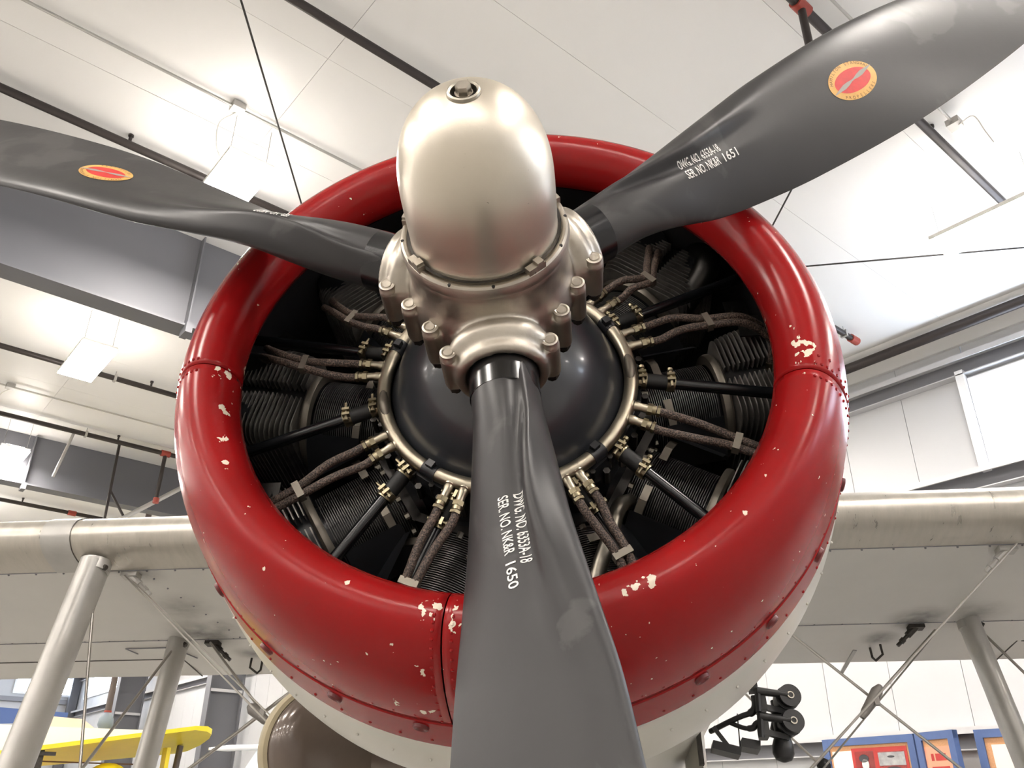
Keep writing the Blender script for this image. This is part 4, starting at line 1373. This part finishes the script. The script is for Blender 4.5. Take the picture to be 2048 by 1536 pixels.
MB().cyl((1.0, 0.7, 1.2), (1.08, 0.7, 2.5), 0.05, n=10).build('wing_strut', M['brown_pipe'], ye)
MB().box((-1.1, 0.2, 2.20), (0.10, 0.14, 0.35)).box((-1.05, 0.1, 2.28), (0.28, 0.06, 0.05)).build('aileron_bracket', M['grime'], ye, sharp=0)
MB().sphere((0.0, 0.6, 1.85), 0.36, 20, 12, (1, 1.4, 1)).build('engine_pod', M['yellow'], ye)
MB().sphere((-1.0, 1.2, 1.1), 0.75, 24, 14, (0.9, 2.6, 1.1)).build('fuselage', M['yellow'], ye)
MB().prism([(-1.0, 1.2, 2.87), (-0.35, 1.2, 2.85), (-0.05, 1.2, 2.66), (-0.72, 1.2, 2.64)], (0, 0.05, 0)).build('windscreen_panel', M['beige_panel'], ye, sharp=0)
bl_ = empty('blue_wing_tip', (2.25, 15.0, 2.66))
tag(bl_, 'small blue wing tip showing above the cream wing at far left', 'wing')
MB().prism([(-0.6, 0, 0.08), (0.75, 0, 0.20), (0.75, 0, 0.34), (-0.6, 0, 0.36)], (0, 0.3, 0.02)).build('blue_skin', M['blue'], bl_, sharp=0)
MB().box((0.35, -0.05, 0.16), (0.6, 0.05, 0.05)).build('pale_edge', M['frame'], bl_, sharp=0)
gd = empty('teardrop_pod', (3.59, 14.9, 2.915))
tag(gd, 'blue-grey teardrop pod on a dark pipe in front of grey column', 'pod')
MB().lathe([(-0.20, 0.0), (-0.18, 0.07), (-0.08, 0.125), (0.02, 0.115), (0.10, 0.07), (0.12, 0.05)], o=(0, 0, 0.0), axis=(0, 0, 1), n=24).build('pod_body', M['blue_grey'], gd)
MB().cyl((0, 0, 0.12), (0, 0, 0.15), 0.06, n=16).build('pod_collar', M['coupling'], gd)
MB().cyl((0, 0, 0.15), (0.0, 0, 3.66), 0.055, n=12).build('hanger_pipe', M['brown_pipe'], gd)
wp = empty('white_airplane_nose', (5.60, 13.0, 0))
tag(wp, 'pale spinner and white propeller blade beside the brown drum cover', 'propeller')
MB().lathe([(2.57, 0.0), (2.54, 0.06), (2.45, 0.10), (2.2, 0.24), (1.9, 0.36), (1.0, 0.45), (0, 0.45)], axis=(0, 0, 1), n=32).build('spinner', M['pale_blue'], wp)
MB().tube([(-0.92, 0, 2.43), (-0.6, 0, 2.455), (-0.2, 0, 2.485), (0, 0, 2.50)], [0.02, 0.05, 0.045, 0.05], 10).build('white_blade', M['frame'], wp)
sl = empty('strip_light', (4.75, 19.2, 4.33))
tag(sl, 'white strip light hung before the grey column at lower left', 'light')
MB().box((0.5, 0, 0), (1.7, 0.12, 0.05)).build('strip_housing', M['fixture'], sl, sharp=0)
MB().box((0.5, 0, -0.04), (1.66, 0.06, 0.03)).build('strip_tube', M['lamp_up'], sl, sharp=0)
MB().cyl((-0.2, 0, 0), (-0.2, 0, 2.28), 0.008, n=6).cyl((1.2, 0, 0), (1.2, 0, 2.28), 0.008, n=6).build('strip_hanger', M['conduit'], sl)

# display boards along the right wall
def board(name, p0, p1, z0, z1, label, sheets):
    p0, p1 = Vector((p0[0], p0[1], 0)), Vector((p1[0], p1[1], 0))
    d = (p1 - p0)
    L = d.length
    e = empty(name, p0, math.atan2(d.y, d.x))
    tag(e, label, 'display board', 'hinged display boards by the right wall')
    t = 0.07
    MB().box((L / 2, 0, z1 - t / 2), (L, 0.06, t)).build('frame_rail', M['blue_board'], e, sharp=0)
    MB().box((L / 2, 0, z0 + t / 2), (L, 0.06, t)).build('frame_rail', M['blue_board'], e, sharp=0)
    MB().box((t / 2, 0, (z0 + z1) / 2), (t, 0.062, z1 - z0)).build('frame_stile', M['blue_board'], e, sharp=0)
    MB().box((L - t / 2, 0, (z0 + z1) / 2), (t, 0.062, z1 - z0)).build('frame_stile', M['blue_board'], e, sharp=0)
    MB().box((L / 2, 0, (z0 + z1) / 2), (L - t, 0.02, z1 - z0 - t)).build('cork_panel', M['cork'], e, sharp=0)
    for q in (t / 2, L - t / 2):
        MB().box((q, 0, z0 / 2), (0.05, 0.05, z0)).box((q, 0, 0.02), (0.06, 0.5, 0.04)).build('stand_leg', M['blue_board'], e, sharp=0)
    for (nm, x0, x1, za, zb, mt, bits) in sheets:
        sh = MB().box(((x0 + x1) / 2, 0.0125, (za + zb) / 2), (x1 - x0, 0.003, zb - za)).build(nm, M[mt], e, sharp=0)
        for (bx0, bx1, bz0, bz1, bm2, shp) in bits:
            mm = MB()
            if shp == 'r':
                mm.box(((bx0 + bx1) / 2, 0.0155, (bz0 + bz1) / 2), (bx1 - bx0, 0.002, bz1 - bz0))
            else:
                nn = 20
                vs = [((bx0 + bx1) / 2 + (bx1 - bx0) / 2 * math.cos(2 * PI * q / nn), 0.0172, (bz0 + bz1) / 2 + (bz1 - bz0) / 2 * math.sin(2 * PI * q / nn)) for q in range(nn)]
                mm.prism(vs, (0, 0.0008, 0))
            mm.build('printed_image', M[bm2], sh, sharp=0)
    return e
# seen face is local +y after the board is laid from its near (right) end to its far (left) end
board('display_board', (7.70, 3.08), (7.80, 4.12), 0.9, 2.27, 'wide blue-framed display board with pinned photographs by right wall', [
    ('pinned_sheet', 0.72, 0.95, 1.5, 2.15, 'paper', ()),
    ('backing_card', 0.10, 0.72, 1.4, 2.17, 'paper_red', ()),
    ('pinned_photo', 0.47, 0.685, 1.82, 2.14, 'photo_grey', ((0.50, 0.66, 1.80, 1.97, 'photo_dark', 'o'), (0.535, 0.615, 1.96, 2.07, 'photo_light', 'o'), (0.53, 0.64, 2.035, 2.11, 'photo_dark', 'o'), (0.565, 0.595, 1.86, 1.95, 'photo_light', 'r'))),
    ('pinned_photo', 0.13, 0.42, 1.84, 2.13, 'photo_light', ((0.13, 0.42, 2.00, 2.12, 'photo_grey', 'r'), (0.18, 0.36, 1.94, 1.99, 'photo_dark', 'o'), (0.24, 0.32, 2.07, 2.09, 'photo_dark', 'o')))])
board('display_board', (7.50, 2.60), (7.64, 3.03), 0.9, 2.27, 'narrow blue-framed board with salmon card and red blocks', [
    ('pinned_sheet', 0.08, 0.38, 1.6, 2.14, 'salmon', ((0.14, 0.26, 2.02, 2.08, 'paper_red', 'r'), (0.12, 0.32, 1.90, 1.97, 'paper_red', 'r'), (0.28, 0.31, 2.02, 2.08, 'paper_red', 'r')))])
board('display_board', (7.75, 1.40), (7.68, 2.50), 0.9, 2.27, 'blue-framed display board partly behind the right wing strut', [
    ('pinned_sheet', 0.62, 0.98, 1.3, 2.14, 'paper', ()), ('pinned_sheet', 0.12, 0.5, 1.3, 2.14, 'paper', ())])
